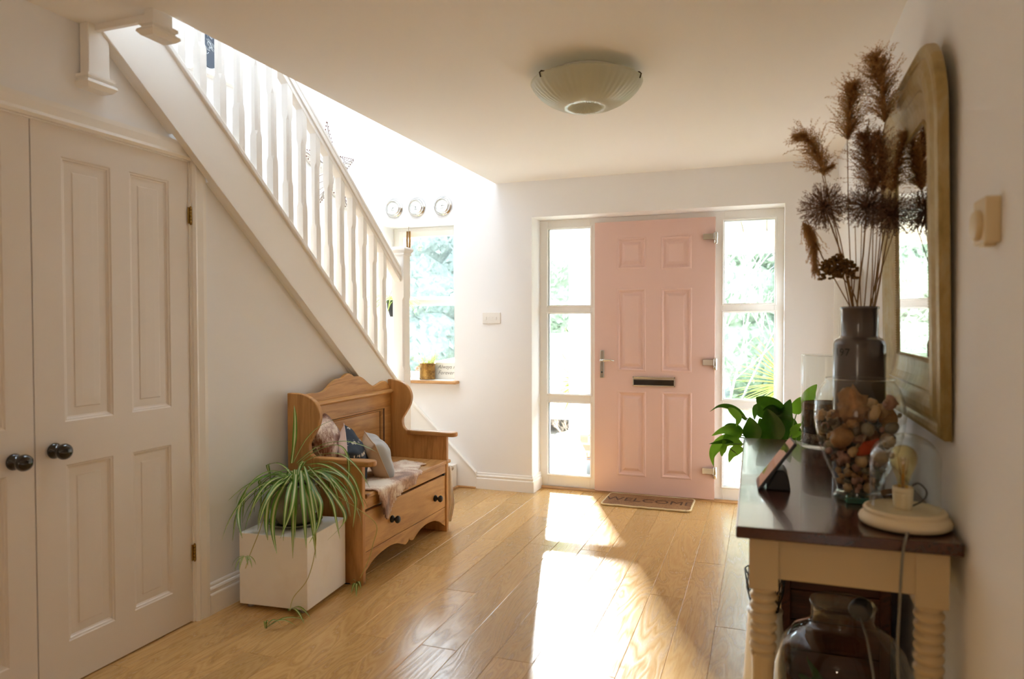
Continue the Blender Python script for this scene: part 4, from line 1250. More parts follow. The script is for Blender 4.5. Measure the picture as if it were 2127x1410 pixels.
# ================================================================== stairwell wall decorations
def weather():
    m, nt, b = newmat('weathered_white_boards')
    f = ntex(nt, coords(nt), 16, 5, 0.7)
    lk(nt, ramp(nt, f, [(0.25, lin('#9a8a7c')), (0.36, lin('#dcd9d2')), (0.5, lin('#e9e6e0'))]), b.inputs['Base Color'])
    b.inputs['Roughness'].default_value = 0.8; bump(nt, f, b, 0.4, 0.004); return m
M['weather'] = weather(); M['rust'] = P('rusty_nail', '#6a3b2a', 0.8)
star = thing('wooden_star', 'large weathered white wooden star hung on the stairwell wall', 'wall decoration', (WLX+0.02, 4.62, 2.15))
sc_, sr = (4.60, 2.485), 0.375
g = G(); nails = G()
tips = []; inn = []
for k in range(5):
    a = pi/2 + 2*pi*k/5 + radians(6); tips.append((sc_[0]+sr*cos(a), sc_[1]+sr*sin(a)))
    a += pi/5; inn.append((sc_[0]+sr*0.40*cos(a), sc_[1]+sr*0.40*sin(a)))
xw = WLX+0.002
for k in range(5):
    t_, i1, i0 = tips[k], inn[k], inn[k-1]
    # two facets with a raised ridge
    C_ = (xw+0.060, *sc_); T = (xw+0.022, *t_); A = (xw+0.018, *i0); B = (xw+0.018, *i1)
    for (p, q) in ((A, T), (T, B)):
        g.add([p, q, C_, (xw, p[1], p[2]), (xw, q[1], q[2]), (xw, *sc_)], [(0,1,2),(3,5,4),(0,3,4,1)])
        for j in range(9):
            f_ = (j+0.5)/9
            pt = Vector(p).lerp(Vector(q), f_)
            pt = pt.lerp(Vector(C_), 0.03)
            nails.blob(pt, (0.004,0.006,0.006), 6, 4)
            if j % 2 == 0:
                q2 = Vector(p).lerp(Vector(q), f_); r2 = Vector(C_).lerp(Vector(T), f_*0.8)
                nails.tube([q2+Vector((0.001,0,0)), r2+Vector((0.001,0,0))], 0.0012, 4)
so = obj('star_boards', g, M['weather'], star)
obj('nails', nails, M['rust'], star)
plq = thing('chalkboard', 'dark rounded chalkboard with white scribbles seen between the balusters high up', 'chalkboard', (WLX+0.01, 3.385, 2.85))
pl = []
for k in range(25):
    a = pi + pi*k/24; pl.append((3.385+0.085*cos(a), 2.935+0.085*sin(a)))
pl += [(3.47,3.42),(3.30,3.42)]
g = G().prism(pl, 'x', WLX+0.002, WLX+0.014); obj('board', g, P('slate', '#454c56', 0.7), plq)
g = G(); rr = random.Random(2)
for k in range(26):
    cy, cz = rr.uniform(3.325,3.445), rr.uniform(2.93,3.12)
    pts = [(WLX+0.0148, cy+0.02*sin(j*1.3+k), cz+0.012*cos(j*1.9+k)) for j in range(6)]
    g.tube(pts, 0.0012, 4)
obj('chalk_marks', g, P('chalk', '#d6dade', 0.9), plq)
g = G().box(WLX+0.001, WLX+0.05, 3.22, 3.62, 2.79, 2.81)
tag(obj('wall_ledge', g, M['gloss'], bevel=0.003), 'slim white ledge under the dark chalkboard on the stairwell wall', 'shelf')
# ================================================================== thermostat and radiator on the right wall
th = thing('thermostat', 'cream room thermostat with a round dial on the right-hand wall beside the mirror', 'thermostat', (WX-0.015, 1.70, 1.465))
M['thermo'] = P('aged_cream_plastic', '#d9c69e', 0.4)
ty0, ty1 = 1.655, 1.742
g = G().box(WX-0.028, WX, ty0, ty1, 1.463, 1.556); obj('body', g, M['thermo'], th, bevel=0.004, seg=3)
Mx = Matrix.Translation((WX-0.028, (ty0+ty1)/2+0.004, 1.502)) @ Matrix.Rotation(-pi/2, 4, 'Y')
g = G().lathe([(0.031,-0.004),(0.031,0.006),(0.028,0.010),(0.0,0.010)], seg=36, M=Mx, caps=False); obj('dial', g, M['thermo'], th)
g = G().box(WX-0.024, WX-0.004, ty0+0.02, ty1-0.03, 1.458, 1.464); obj('slider', g, M['thermo'], th)
rad = thing('column_radiator', 'tall white column radiator on the right-hand wall between mirror and front door', 'radiator', (WX-0.05, 3.82, 0.1))
for k in range(9):
    y = 3.50 + 0.078*k
    g = G()
    for dx in (0.0, 0.045):
        g.tube([(WX-0.045-dx, y, 0.12),(WX-0.045-dx, y, 1.53)], 0.0125, 12)
    g.blob((WX-0.068, y, 0.12), (0.038,0.03,0.03), 12, 8); g.blob((WX-0.068, y, 1.53), (0.038,0.03,0.03), 12, 8)
    obj('column', g, M['gloss'], rad)
for z in (0.4, 1.3):
    g = G().box(WX-0.06, WX, 3.81, 3.83, z, z+0.03); obj('bracket', g, M['gloss'], rad)
# ================================================================== console table
TZ = 0.79
tb = thing('console_table', 'console table with dark mahogany top and cream bobbin-turned legs against the right-hand wall', 'table', (0.17, 2.57, 0))
FL, FR, BR_, BL = (-0.070,1.838), (0.432,1.860), (0.432,3.300), (-0.094,3.285)
g = G().prism([FL, FR, BR_, BL], 'z', TZ-0.030, TZ); obj('tabletop', g, M['mahog'], tb, bevel=0.004, seg=3)
zA = 0.628
g = G()
g.box(0.028, 0.340, 1.884, 1.906, 0.652, TZ-0.031); g.box(0.010, 0.345, 3.18, 3.20, 0.652, TZ-0.031)
g.prism([(-0.028,1.93),(-0.006,1.93),(-0.028,3.18),(-0.050,3.18)], 'z', 0.652, TZ-0.031); g.box(0.375, 0.397, 1.93, 3.18, 0.652, TZ-0.031)
obj('apron', g, M['cream'], tb, bevel=0.002)
def bobbin():
    pr = [(0.0,0.0),(0.022,0.0),(0.028,0.03),(0.030,0.06),(0.026,0.09),(0.024,0.12),(0.026,0.30),(0.027,0.435),(0.030,0.447),(0.031,0.452),(0.026,0.457)]
    z = 0.457; n = 6
    for k in range(n):
        h = (0.612-0.457)/n
        for j in range(1, 7):
            t = j/6; pr.append((0.0245+0.0095*sin(pi*t)**0.8 if t < 1 else 0.0245, z+h*t))
        z += h
    pr += [(0.030,0.616),(0.033,0.621),(0.030,0.627),(0.0,0.629)]
    return pr
for cx, cy in ((-0.004,1.905),(0.371,1.912),(-0.026,3.19),(0.371,3.195)):
    g = G().lathe(bobbin(), (cx, cy, 0), 28)
    g.box(cx-0.035, cx+0.035, cy-0.034, cy+0.034, 0.626, TZ-0.031)
    obj('leg', g, M['cream'], tb)

# ================================================================== mirror
mir = thing('wall_mirror', 'large arched mirror in a worn gold frame hanging on the right-hand wall', 'mirror', (WX-0.01, 2.45, 1.01))
def giltmat():
    m, nt, b = newmat('worn_gilt')
    f = ntex(nt, coords(nt, (1,1,0.5)), 9, 6, 0.7, 0.5)
    lk(nt, ramp(nt, f, [(0.3, lin('#8a7440')), (0.5, lin('#ab945c')), (0.72, lin('#b7ac8c'))]), b.inputs['Base Color'])
    b.inputs['Roughness'].default_value = 0.42; b.inputs['Metallic'].default_value = 0.25; bump(nt, f, b, 0.2, 0.002); return m
M['gilt'] = giltmat()
my0, my1, mz0, mz1, mr = 2.000, 2.905, 1.005, 2.060, 0.23
tilt = Matrix.Translation((WX-0.006, 0, mz0)) @ Matrix.Rotation(radians(-1.1), 4, 'Y') @ Matrix.Translation((0, 0, -mz0))
def mout(ins, d):
    """outline inset by ins, standing d proud of the wall"""
    a, b, c, e_ = my0+ins, my1-ins, mz0+ins, mz1-ins
    r_ = max(0.03, mr-ins*0.75); out = [(a,c),(b,c)]
    N = 10
    for k in range(N+1):
        t = pi/2*k/N; out.append((b-r_+r_*cos(t), e_-r_+r_*sin(t)))
    for k in range(N+1):
        t = pi/2+pi/2*k/N; out.append((a+r_+r_*cos(t), e_-r_+r_*sin(t)))
    return [(-d, y, z) for y, z in out]
rings = [(0.0,0.0),(0.0,0.016),(0.006,0.024),(0.018,0.028),(0.030,0.026),(0.036,0.021),(0.042,0.023),(0.056,0.031),(0.074,0.034),(0.092,0.031),(0.104,0.024),(0.110,0.022),(0.116,0.024),(0.122,0.020),(0.140,0.013),(0.165,0.009),(0.185,0.008),(0.190,0.011),(0.198,0.010),(0.200,0.006)]
g = G(); prev = None
for ins, d in rings:
    cur = mout(ins, d); n = len(cur)
    if prev: g.add(prev+cur, [(i,(i+1)%n,n+(i+1)%n,n+i) for i in range(n)], 0, True, tilt)
    prev = cur
g.add(mout(0.0, 0.0), [list(range(len(prev)))], 0, False, tilt)
fr_ = obj('frame', g, M['gilt'], mir)
g = G(); path = [Vector(p) for p in mout(0.194, 0.010)]; path.append(path[0])
acc = 0.0
for a, b in zip(path[:-1], path[1:]):
    L = (b-a).length; s_ = acc
    while s_ < L:
        g.blob(a.lerp(b, s_/L), 0.0034, 6, 4, M=tilt); s_ += 0.0085
    acc = s_-L
obj('beading', g, M['gilt'], fr_)
g = G().add(mout(0.199, 0.0065), [list(range(len(prev)))], 0, False, tilt); obj('mirror_glass', g, M['mirror'], mir)

# ================================================================== grey vase with dried stems
VX, VY = 0.286, 2.55
va = thing('vase', 'tall dark grey stepped ceramic vase with black numerals holding dried stems', 'vase', (VX, VY, TZ))
M['grey'] = P('dark_grey_glaze', '#5b5557', 0.16, coat=0.5)
g = G().lathe([(0.0,0.0),(0.074,0.0),(0.079,0.006),(0.079,0.440),(0.076,0.452),(0.068,0.460),(0.060,0.463),(0.0565,0.470),(0.0555,0.554),(0.0585,0.557),(0.0585,0.563),(0.054,0.565),(0.050,0.560),(0.050,0.40)], (VX,VY,TZ), 56)
obj('vase_body', g, M['grey'], va)
for k, ch in enumerate('197'):
    a = radians(-150 + k*14)
    d = Vector((cos(a), sin(a), 0))
    Mx = Matrix.Translation((VX+d.x*0.0792, VY+d.y*0.0792, 1.205)) @ Matrix.Rotation(a+pi/2, 4, 'Z') @ Matrix.Rotation(pi/2, 4, 'X')
    text_mesh('number', ch, 0.034, Mx, M['rubber'], va, 0.0002)
M['stem'] = P('dried_stem', '#a37c48', 0.7, var=(20, '#8a6234')); M['plume'] = leafmat('reed_plume', '#b08556', '#c79f68', 0.8, 0.4)
M['plumed'] = leafmat('dark_reed_plume', '#94694a', '#ab8059', 0.8, 0.35); M['allium'] = leafmat('dried_allium', '#7d5b4c', '#94705c', 0.8, 0.3)
def stem_to(p, seed, r=0.0022):
    rr = random.Random(seed); a = rr.uniform(0, 2*pi)
    m0 = Vector((VX+0.030*cos(a), VY+0.030*sin(a), 1.00)); m1 = Vector((VX, VY, 0)) + (Vector((p[0]-VX, p[1]-VY, 0)).normalized() if True else 0)*rr.uniform(0.025,0.042) + Vector((rr.uniform(-.012,.012), rr.uniform(-.012,.012), 1.355))
    mid = m1.lerp(Vector(p), 0.5) + Vector((rr.uniform(-.008,.008), rr.uniform(-.008,.008), 0.01))
    pts = [m0, m0.lerp(m1, 0.5), m1, m1.lerp(mid, .5)+Vector((rr.uniform(-.003,.003),0,0)), mid, mid.lerp(Vector(p), .5), Vector(p)]
    g = G().tube(pts, r, 7, taper=0.6); return g
def plume_mesh(path, width, seed, dens=260, droop=0.5):
    """a reed head: arching side sprigs, longest near its base, each set with tiny spikelets"""
    rr = random.Random(seed); g = G()
    n = len(path)-1
    for k in range(dens):
        t = rr.random(); i = min(int(t*n), n-1); p = path[i].lerp(path[i+1], t*n-i); ax = (path[i+1]-path[i]).normalized()
        a = rr.uniform(0, 2*pi); u = ax.orthogonal().normalized(); v = ax.cross(u)
        d = u*cos(a)+v*sin(a)
        env = 0.30+0.70*(1-t)**0.8
        L = width*env*(rr.uniform(0.45,0.85) if rr.random() < 0.88 else rr.uniform(0.95,1.45))
        pts = []; q = p.copy(); dd = (d*rr.uniform(0.45,0.9)+ax*rr.uniform(0.6,1.3)).normalized()
        m = 6
        for j in range(m+1):
            pts.append(q.copy()); dd = (dd + Vector((0,0,-droop*0.16)) + Vector((rr.uniform(-.12,.12), rr.uniform(-.12,.12), rr.uniform(-.12,.12)))).normalized(); q = q+dd*(L/m)
        g.ribbon(pts, lambda s_: 0.0006*(1-0.6*s_), None, (0,))
        nf = max(3, int(L/0.0030))
        for h in range(nf):
            f_ = (h+rr.random())/nf*m; j = min(int(f_), m-1); o_ = pts[j].lerp(pts[j+1], f_-j)
            e_ = ((pts[j+1]-pts[j]).normalized()*0.9+Vector((rr.uniform(-1,1), rr.uniform(-1,1), rr.uniform(-1,0.5)))*0.8).normalized(); s_ = e_.orthogonal().normalized()
            ll = rr.uniform(0.004,0.009)
            g.add([o_-s_*0.0005, o_+e_*ll*0.5+s_*0.0013, o_+e_*ll, o_+e_*ll*0.5-s_*0.0013], [(0,1,2,3)])
    return g
def px_path(pp, ya, yb): return pxpath(pp, ya, yb)
GR = 'dried reed plumes in the grey vase'
PL = [ # label, pixel path of head base -> tip, y depth a,b, width, mat, dens
 ('tallest dried reed plume in the grey vase, reaching above the mirror frame', [(1838,255),(1832,190),(1825,150),(1818,120)], 2.50,2.47,0.125,'plume',620),
 ('second-tallest dried reed plume, a slim feathery spire left of the tallest one', [(1760,292),(1764,240),(1768,205),(1769,180)], 2.50,2.47,0.110,'plume',500),
 ('dried reed plume with a dark curled tip, nodding out toward the front door', [(1712,362),(1700,330),(1685,300),(1672,282),(1655,282)], 2.48,2.44,0.090,'plume',420),
 ('broad dark dried reed plume in the middle of the grey vase', [(1815,400),(1808,350),(1800,310),(1795,285)], 2.50,2.48,0.115,'plumed',560),
 ('dark dried reed plume standing just behind the broad middle one', [(1835,400),(1832,350),(1828,310),(1822,280)], 2.60,2.60,0.100,'plumed',420),
 ('dried reed plume closest to the mirror glass', [(1852,400),(1862,350),(1872,310),(1878,280)], 2.52,2.50,0.085,'plume',420),
 ('drooping olive-brown dried reed plume hanging lowest on the door side', [(1668,462),(1682,480),(1690,505),(1692,535),(1694,560)], 2.42,2.38,0.070,'plume',400),
 ('small side plume beside the nodding reed head', [(1708,365),(1718,350),(1730,342)], 2.46,2.44,0.030,'plume',120)]
for i, (lab, pp, ya, yb, w, mm, dens) in enumerate(PL):
    path = px_path(pp, ya, yb)
    if i == 6: path = [path[0]+(path[0]-path[1])*0.2] + path
    t_ = thing('dried_reed', lab, 'dried flower', tuple(Vector((VX, VY, TZ+0.1))), GR)
    if i == 6:
        top = path[0]; g = G(); m1 = Vector((VX-0.03, VY-0.01, 1.355))
        g.tube([Vector((VX,VY,1.0)), m1, m1.lerp(top, .6)+Vector((0,0,0.0)), top.lerp(m1,0.08)+Vector((0,0,0.03)), top], 0.0018, 7)
        obj('stem', g, M['stem'], t_)
    else:
        obj('stem', stem_to(path[0], 30+i), M['stem'], t_)
    obj('plume', plume_mesh(path, w, 50+i, dens, 0.5 if i != 6 else 1.2), M[mm], t_)
def allium(c, R, seed, n=700):
    rr = random.Random(seed); g = G()
    for k in range(n):
        z = 1-2*(k+0.5)/n; a = k*2.39996; s_ = sqrt(1-z*z)
        d = Vector((s_*cos(a), s_*sin(a), z)); d = (d+Vector((rr.uniform(-.2,.2), rr.uniform(-.2,.2), rr.uniform(-.2,.2)))).normalized()
        L = R*rr.uniform(0.55,1.12)
        q0 = Vector(c)+d*0.004; q = Vector(c)+d*L; s2 = d.orthogonal().normalized()*0.0004
        g.add([q0-s2, q0+s2, q+s2, q-s2], [(0,1,2,3)])
        for h in range(5):
            e_ = (d+Vector((rr.uniform(-1,1), rr.uniform(-1,1), rr.uniform(-1,1)))*0.9).normalized(); s2 = e_.orthogonal().normalized(); ll = rr.uniform(0.005,0.010); qq = q - d*L*rr.uniform(0,0.3)
            g.add([qq-s2*0.0009, qq+e_*ll*0.6+s2*0.0012, qq+e_*ll, qq+e_*ll*0.6-s2*0.0012], [(0,1,2,3)])
    g.blob(c, 0.006, 8, 6)
    return g
AL = [('round spiky dried allium head on the door side of the grey vase', (1712,430), 2.46, 0.076),
      ('round spiky dried allium head in front of the middle reed plumes', (1800,428), 2.44, 0.072),
      ('dark dried allium head nearest the mirror', (1852,445), 2.50, 0.070)]
for i, (lab, c, y, R) in enumerate(AL):
    p = on_y(c[0], c[1], y)
    t_ = thing('dried_allium', lab, 'dried flower', (VX, VY, TZ+0.1), 'dried allium heads in the grey vase')
    obj('stem', stem_to(p, 70+i, 0.0032), M['stem'], t_); obj('flower_head', allium(p, R, 80+i), M['allium'], t_)
# flat-topped hydrangea head
p = on_y(1740, 556, 2.42)
t_ = thing('dried_hydrangea', 'flat-topped golden brown dried flower head lowest over the vase rim', 'dried flower', (VX, VY, TZ+0.1))
obj('stem', stem_to(p+Vector((0.005,0,-0.02)), 91, 0.0026), M['stem'], t_)
g = G(); rr = random.Random(9); M['hyd'] = leafmat('dried_hydrangea', '#6f4f25', '#8d6a35', 0.8, 0.2)
for k in range(260):
    a = rr.uniform(0, 2*pi); u = sqrt(rr.random()); d = Vector((u*cos(a), u*sin(a)*0.8, 0))
    q = p + Vector((d.x*0.056, d.y*0.056, 0.034*(1-u*u)+rr.uniform(-.040,.006)))
    q.z += 0.010*mnoise.noise(Vector((q.x*50, q.y*50, 1)))
    g.blob(q, (0.0055,0.0055,0.0045), 6, 4, amp=0.5, fr=2, seed=k)
for k in range(16):
    a = 2*pi*k/16; g.tube([p+Vector((0.005,0,-0.03)), p+Vector((0.035*cos(a),0.028*sin(a),-0.008))], 0.0012, 4)
obj('flower_head', g, M['hyd'], t_)
# bare stems
for i in range(5):
    rr = random.Random(200+i)
    tgt = on_y((1822,1838,1860,1776,1790)[i], (470,480,470,470,462)[i], 2.54)
    tag(obj('dried_stalk', stem_to(tgt, 120+i, 0.002), M['stem']), 'thin bare straw-coloured stalk among the dried stems in the grey vase', 'dried flower', 'bare stalks in the grey vase')

# ================================================================== glass cylinder planter
CX_, CY_ = 0.236, 3.135
cy = thing('glass_cylinder', 'clear glass cylinder part filled with dark soil at the far end of the console table', 'vase', (CX_, CY_, TZ))
g = G().lathe([(0.0,0.002),(0.098,0.002),(0.100,0.006),(0.100,0.378),(0.0995,0.381),(0.098,0.378)], (CX_,CY_,TZ), 56); obj('vessel', g, M['glass'], cy)
M['grit'] = P('pale_grit', '#8d7c68', 0.9, var=(70, '#4b3b2c'), bmp=(90, 1.0, 0.01))
g = G().lathe([(0.0,0.019),(0.0955,0.019),(0.0955,0.062),(0.0,0.062)], (CX_,CY_,TZ), 48); obj('gravel', g, M['grit'], cy)
g = G().lathe([(0.0,0.063),(0.0955,0.063),(0.0955,0.170),(0.090,0.182),(0.05,0.176),(0.0,0.180)], (CX_,CY_,TZ), 48); obj('soil', g, M['soil'], cy)
g = G().lathe([(0.0955,0.160),(0.0958,0.178),(0.092,0.186)], (CX_,CY_,TZ), 48, caps=False); obj('bark', g, P('bark_mulch', '#6e4b2c', 0.9, bmp=(80,1,0.01), var=(60,'#3c2817')), cy)

# ================================================================== peace lily beyond the table
PLX, PLY = 0.10, 3.63
pl_ = thing('peace_lily', 'glossy dark green peace lily standing beyond the far end of the console table', 'potted plant', (PLX, PLY, 0))
g = G().lathe([(0.0,0.0),(0.085,0.0),(0.095,0.02),(0.120,0.60),(0.126,0.62),(0.126,0.64),(0.116,0.64),(0.112,0.60),(0.0,0.60)], (PLX,PLY,0), 40); obj('pot', g, P('tall_cream_pot', '#cfc4ae', 0.4), pl_)
g = G().lathe([(0.0,0.615),(0.112,0.61)], (PLX,PLY,0), 32, caps=False); obj('soil', g, M['soil'], pl_)
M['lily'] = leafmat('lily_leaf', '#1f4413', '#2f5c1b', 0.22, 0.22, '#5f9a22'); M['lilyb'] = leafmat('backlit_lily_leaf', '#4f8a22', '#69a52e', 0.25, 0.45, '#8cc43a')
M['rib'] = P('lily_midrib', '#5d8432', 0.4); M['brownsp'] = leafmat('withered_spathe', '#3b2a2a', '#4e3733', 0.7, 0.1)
def lw(w): return lambda t: w*max(0.015, 1.18*(sin(pi*min(1, (t*0.97+0.03)**0.78))**0.85)*(1-0.28*t))
crown2 = Vector((PLX, PLY, 0.66))
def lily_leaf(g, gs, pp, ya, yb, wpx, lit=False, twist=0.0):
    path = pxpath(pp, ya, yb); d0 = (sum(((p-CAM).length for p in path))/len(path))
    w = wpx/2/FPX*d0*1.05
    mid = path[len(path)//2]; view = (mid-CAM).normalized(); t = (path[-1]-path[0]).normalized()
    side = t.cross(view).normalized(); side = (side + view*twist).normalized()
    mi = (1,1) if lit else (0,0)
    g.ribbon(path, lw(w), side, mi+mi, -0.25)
    base = path[0]
    gs.tube([crown2+Vector((random.uniform(-.02,.02), random.uniform(-.02,.02), -0.05)), crown2.lerp(base, .5)+Vector((0,0,0.03)), base], 0.0026, 6)
random.seed(6)
g = G(); gs = G()
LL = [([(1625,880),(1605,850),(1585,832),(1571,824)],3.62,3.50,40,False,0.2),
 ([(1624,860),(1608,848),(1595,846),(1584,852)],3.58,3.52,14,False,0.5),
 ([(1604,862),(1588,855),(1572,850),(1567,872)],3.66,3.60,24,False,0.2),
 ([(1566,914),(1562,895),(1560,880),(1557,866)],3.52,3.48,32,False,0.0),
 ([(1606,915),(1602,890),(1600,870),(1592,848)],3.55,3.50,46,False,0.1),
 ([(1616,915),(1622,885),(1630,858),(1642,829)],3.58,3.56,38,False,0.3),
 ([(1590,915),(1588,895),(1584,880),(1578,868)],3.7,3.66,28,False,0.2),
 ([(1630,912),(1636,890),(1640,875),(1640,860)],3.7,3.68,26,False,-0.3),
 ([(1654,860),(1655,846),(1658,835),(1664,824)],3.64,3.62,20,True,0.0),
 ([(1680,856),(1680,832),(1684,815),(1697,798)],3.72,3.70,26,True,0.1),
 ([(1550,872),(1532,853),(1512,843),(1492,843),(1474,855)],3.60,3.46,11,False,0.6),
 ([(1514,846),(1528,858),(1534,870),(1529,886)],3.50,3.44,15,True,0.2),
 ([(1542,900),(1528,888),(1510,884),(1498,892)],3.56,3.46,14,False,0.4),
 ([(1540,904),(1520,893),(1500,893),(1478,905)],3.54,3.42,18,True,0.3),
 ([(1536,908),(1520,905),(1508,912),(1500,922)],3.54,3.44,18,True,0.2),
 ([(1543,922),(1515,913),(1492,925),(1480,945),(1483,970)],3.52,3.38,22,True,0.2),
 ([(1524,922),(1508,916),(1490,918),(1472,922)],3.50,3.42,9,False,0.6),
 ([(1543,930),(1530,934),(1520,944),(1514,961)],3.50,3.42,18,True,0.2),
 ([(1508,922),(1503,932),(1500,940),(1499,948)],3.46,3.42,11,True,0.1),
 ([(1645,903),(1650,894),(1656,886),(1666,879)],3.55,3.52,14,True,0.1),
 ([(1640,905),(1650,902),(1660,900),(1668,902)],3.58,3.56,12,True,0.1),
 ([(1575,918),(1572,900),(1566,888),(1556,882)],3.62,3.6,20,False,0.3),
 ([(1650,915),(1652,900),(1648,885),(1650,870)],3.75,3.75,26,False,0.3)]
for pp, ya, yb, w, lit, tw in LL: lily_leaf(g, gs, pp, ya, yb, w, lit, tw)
obj('leaves', g, [M['lily'], M['lilyb']], pl_); obj('petioles', gs, M['rib'], pl_)
g = G().ribbon(pxpath([(1526,940),(1518,934),(1512,927)],3.46,3.44,8), lambda t: 0.006*sin(pi*min(1,t+.1)), None, (0,0), 0.5)
g.tube(pxpath([(1542,960),(1534,948),(1526,938)],3.47,3.45,6), 0.0012, 5)
obj('withered_flower', g, M['brownsp'], pl_)

# ================================================================== tablet on a wedge stand
tab = thing('tablet_display', 'small tablet display tilted on a dark wedge stand near the hall-side edge of the table', 'tablet', (0.02, 2.31, TZ))
D_ = Vector((-0.022,2.250,TZ+0.006)); C_ = Vector((0.082,2.262,TZ+0.150)); u_ = (C_-D_).normalized(); w_ = Vector((-0.02,1,0)).normalized(); w_ = (w_-u_*w_.dot(u_)).normalized(); n_ = u_.cross(w_).normalized()
if n_.x > 0: n_ = -n_
H_t = (C_-D_).length; W_t = 0.165
Mx = Matrix(((u_.x,w_.x,n_.x,D_.x),(u_.y,w_.y,n_.y,D_.y),(u_.z,w_.z,n_.z,D_.z),(0,0,0,1)))
M['devbody'] = P('charcoal_plastic', '#23252a', 0.45)
ol = rrect(0, H_t, 0, W_t, 0.010)
g = G().prism(ol, 'z', -0.009, 0.0, M=Mx); obj('casing', g, M['devbody'], tab, bevel=0.002)
ol = rrect(0.003, H_t-0.003, 0.003, W_t-0.003, 0.009)
g = G().prism(ol, 'z', 0.0, 0.0012, M=Mx); obj('screen', g, P('glossy_rose_screen', '#6f4a44', 0.07, coat=0.5), tab)
g = G()
g.prism([(0.000,TZ),(0.072,TZ),(0.062,TZ+0.045),(0.052,TZ+0.062),(0.030,TZ+0.060)], 'y', 2.275, 2.39)
for i, p in enumerate(g.v):
    # sit just behind the casing
    q = Mx.inverted() @ Vector(p)
    if q.z > -0.0095: q.z = -0.0095; r_ = Mx @ q; g.v[i] = (r_.x, r_.y, max(TZ, r_.z))
obj('wedge_stand', g, M['devbody'], tab, bevel=0.004)

# ================================================================== glass jar full of shells and stones
JX, JY = 0.254, 2.255
jar = thing('glass_jar', 'big barrel-shaped glass jar packed with shells and stones on the console table', 'jar', (JX, JY, TZ))
jp = [(0.062,0.006),(0.064,0.012),(0.058,0.024),(0.062,0.045),(0.082,0.090),(0.106,0.150),(0.119,0.205),(0.122,0.245),(0.118,0.285),(0.106,0.320),(0.092,0.340),(0.090,0.346)]
def jr(z):
    z -= TZ
    for (r0, z0), (r1, z1) in zip(jp[:-1], jp[1:]):
        if z0 <= z <= z1: return r0+(r1-r0)*(z-z0)/(z1-z0)
    return jp[0][0] if z < jp[0][1] else jp[-1][0]
g = G().lathe([(0.0,0.004)] + jp + [(0.093,0.350),(0.096,0.348)], (JX,JY,TZ), 64); obj('vessel', g, M['glass'], jar)
g = G().lathe([(0.0,0.001),(0.066,0.001),(0.068,0.006),(0.060,0.018),(0.0,0.020)], (JX,JY,TZ), 48); obj('foot', g, M['glassg'], jar)
shcols = [('#b08458','shell_tan'),('#c9a97f','shell_cream'),('#84593a','shell_brown'),('#8f8470','stone_grey'),('#b08676','shell_pink'),('#5c4c3c','stone_dark'),('#bd9665','shell_sand'),('#6d6f65','stone_green')]  # shell and stone colours darkened to stand for shade inside the jar
SM = [P(n_, c, 0.5, var=(40, c2, 0.4, 0.7), bmp=(60, 0.3, 0.003)) for (c, n_), c2 in zip(shcols, ['#8b603c','#b08a5e','#62402a','#736955','#986a5c','#43372c','#997045','#585a52'])]
M['orange'] = P('orange_scallop', '#c2491c', 0.45, var=(30, '#a13214'))
def shell_mesh(kind, c, r, seed, Rm):
    rr = random.Random(seed); g = G(); Mx = Matrix.Translation(c) @ Rm.to_4x4()
    if kind == 'pebble':
        g.blob((0,0,0), (r, r*rr.uniform(.65,.95), r*rr.uniform(.5,.85)), 14, 9, M=Mx, amp=0.25, fr=1.3, seed=seed)
    elif kind == 'rock':
        g.blob((0,0,0), (r, r*0.85, r*0.75), 18, 12, M=Mx, amp=0.8, fr=2.2, seed=seed)
    elif kind == 'scallop':
        N, K = 9, 24; vs = []; fs = []
        for i in range(N+1):
            for k in range(K+1):
                a = -1.15+2.3*k/K; q = r*1.7*(i/N)
                rib = 0.04*r*cos(k*pi)*(i/N)
                vs.append((q*sin(a), q*cos(a)-r*0.8, 0.5*r*(1-(i/N)**2*0.9)*cos(a*0.9)+rib))
        fs = [(i*(K+1)+k, i*(K+1)+k+1, (i+1)*(K+1)+k+1, (i+1)*(K+1)+k) for i in range(N) for k in range(K)]
        g.add(vs, fs, 0, True, Mx)
        b2 = [(x, y, z-0.12*r) for x, y, z in vs]; g.add(b2, [tuple(reversed(f)) for f in fs], 0, True, Mx)
    elif kind == 'whelk':
        pts = []; prof = []
        T = 3.2; K = 48; vs = []; fs = []; m = 10
        for i in range(K+1):
            t = i/K; a = T*2*pi*t; rad = r*0.62*(1-t)**1.1; tr = r*0.48*(1-t)**1.05+0.0008
            cz = r*(-0.35+1.5*t)
            for j in range(m):
                b_ = 2*pi*j/m; q = rad*0.55+tr*cos(b_)
                vs.append((q*cos(a), q*sin(a), cz+tr*1.1*sin(b_)))
        fs = [(i*m+j, i*m+(j+1)%m, (i+1)*m+(j+1)%m, (i+1)*m+j) for i in range(K) for j in range(m)]
        g.add(vs, fs, 0, True, Mx)
        g.lathe([(0.0,-r*1.1),(r*0.12,-r*0.9),(r*0.35,-r*0.3)], seg=10, M=Mx, caps=False)
    return g
rr = random.Random(77); placed = []
desc = {'pebble':('pebble','smooth rounded pebble'),'rock':('rock_fragment','lumpy rock fragment'),'scallop':('scallop_shell','ribbed scallop shell'),'whelk':('whelk_shell','spiral whelk shell')}
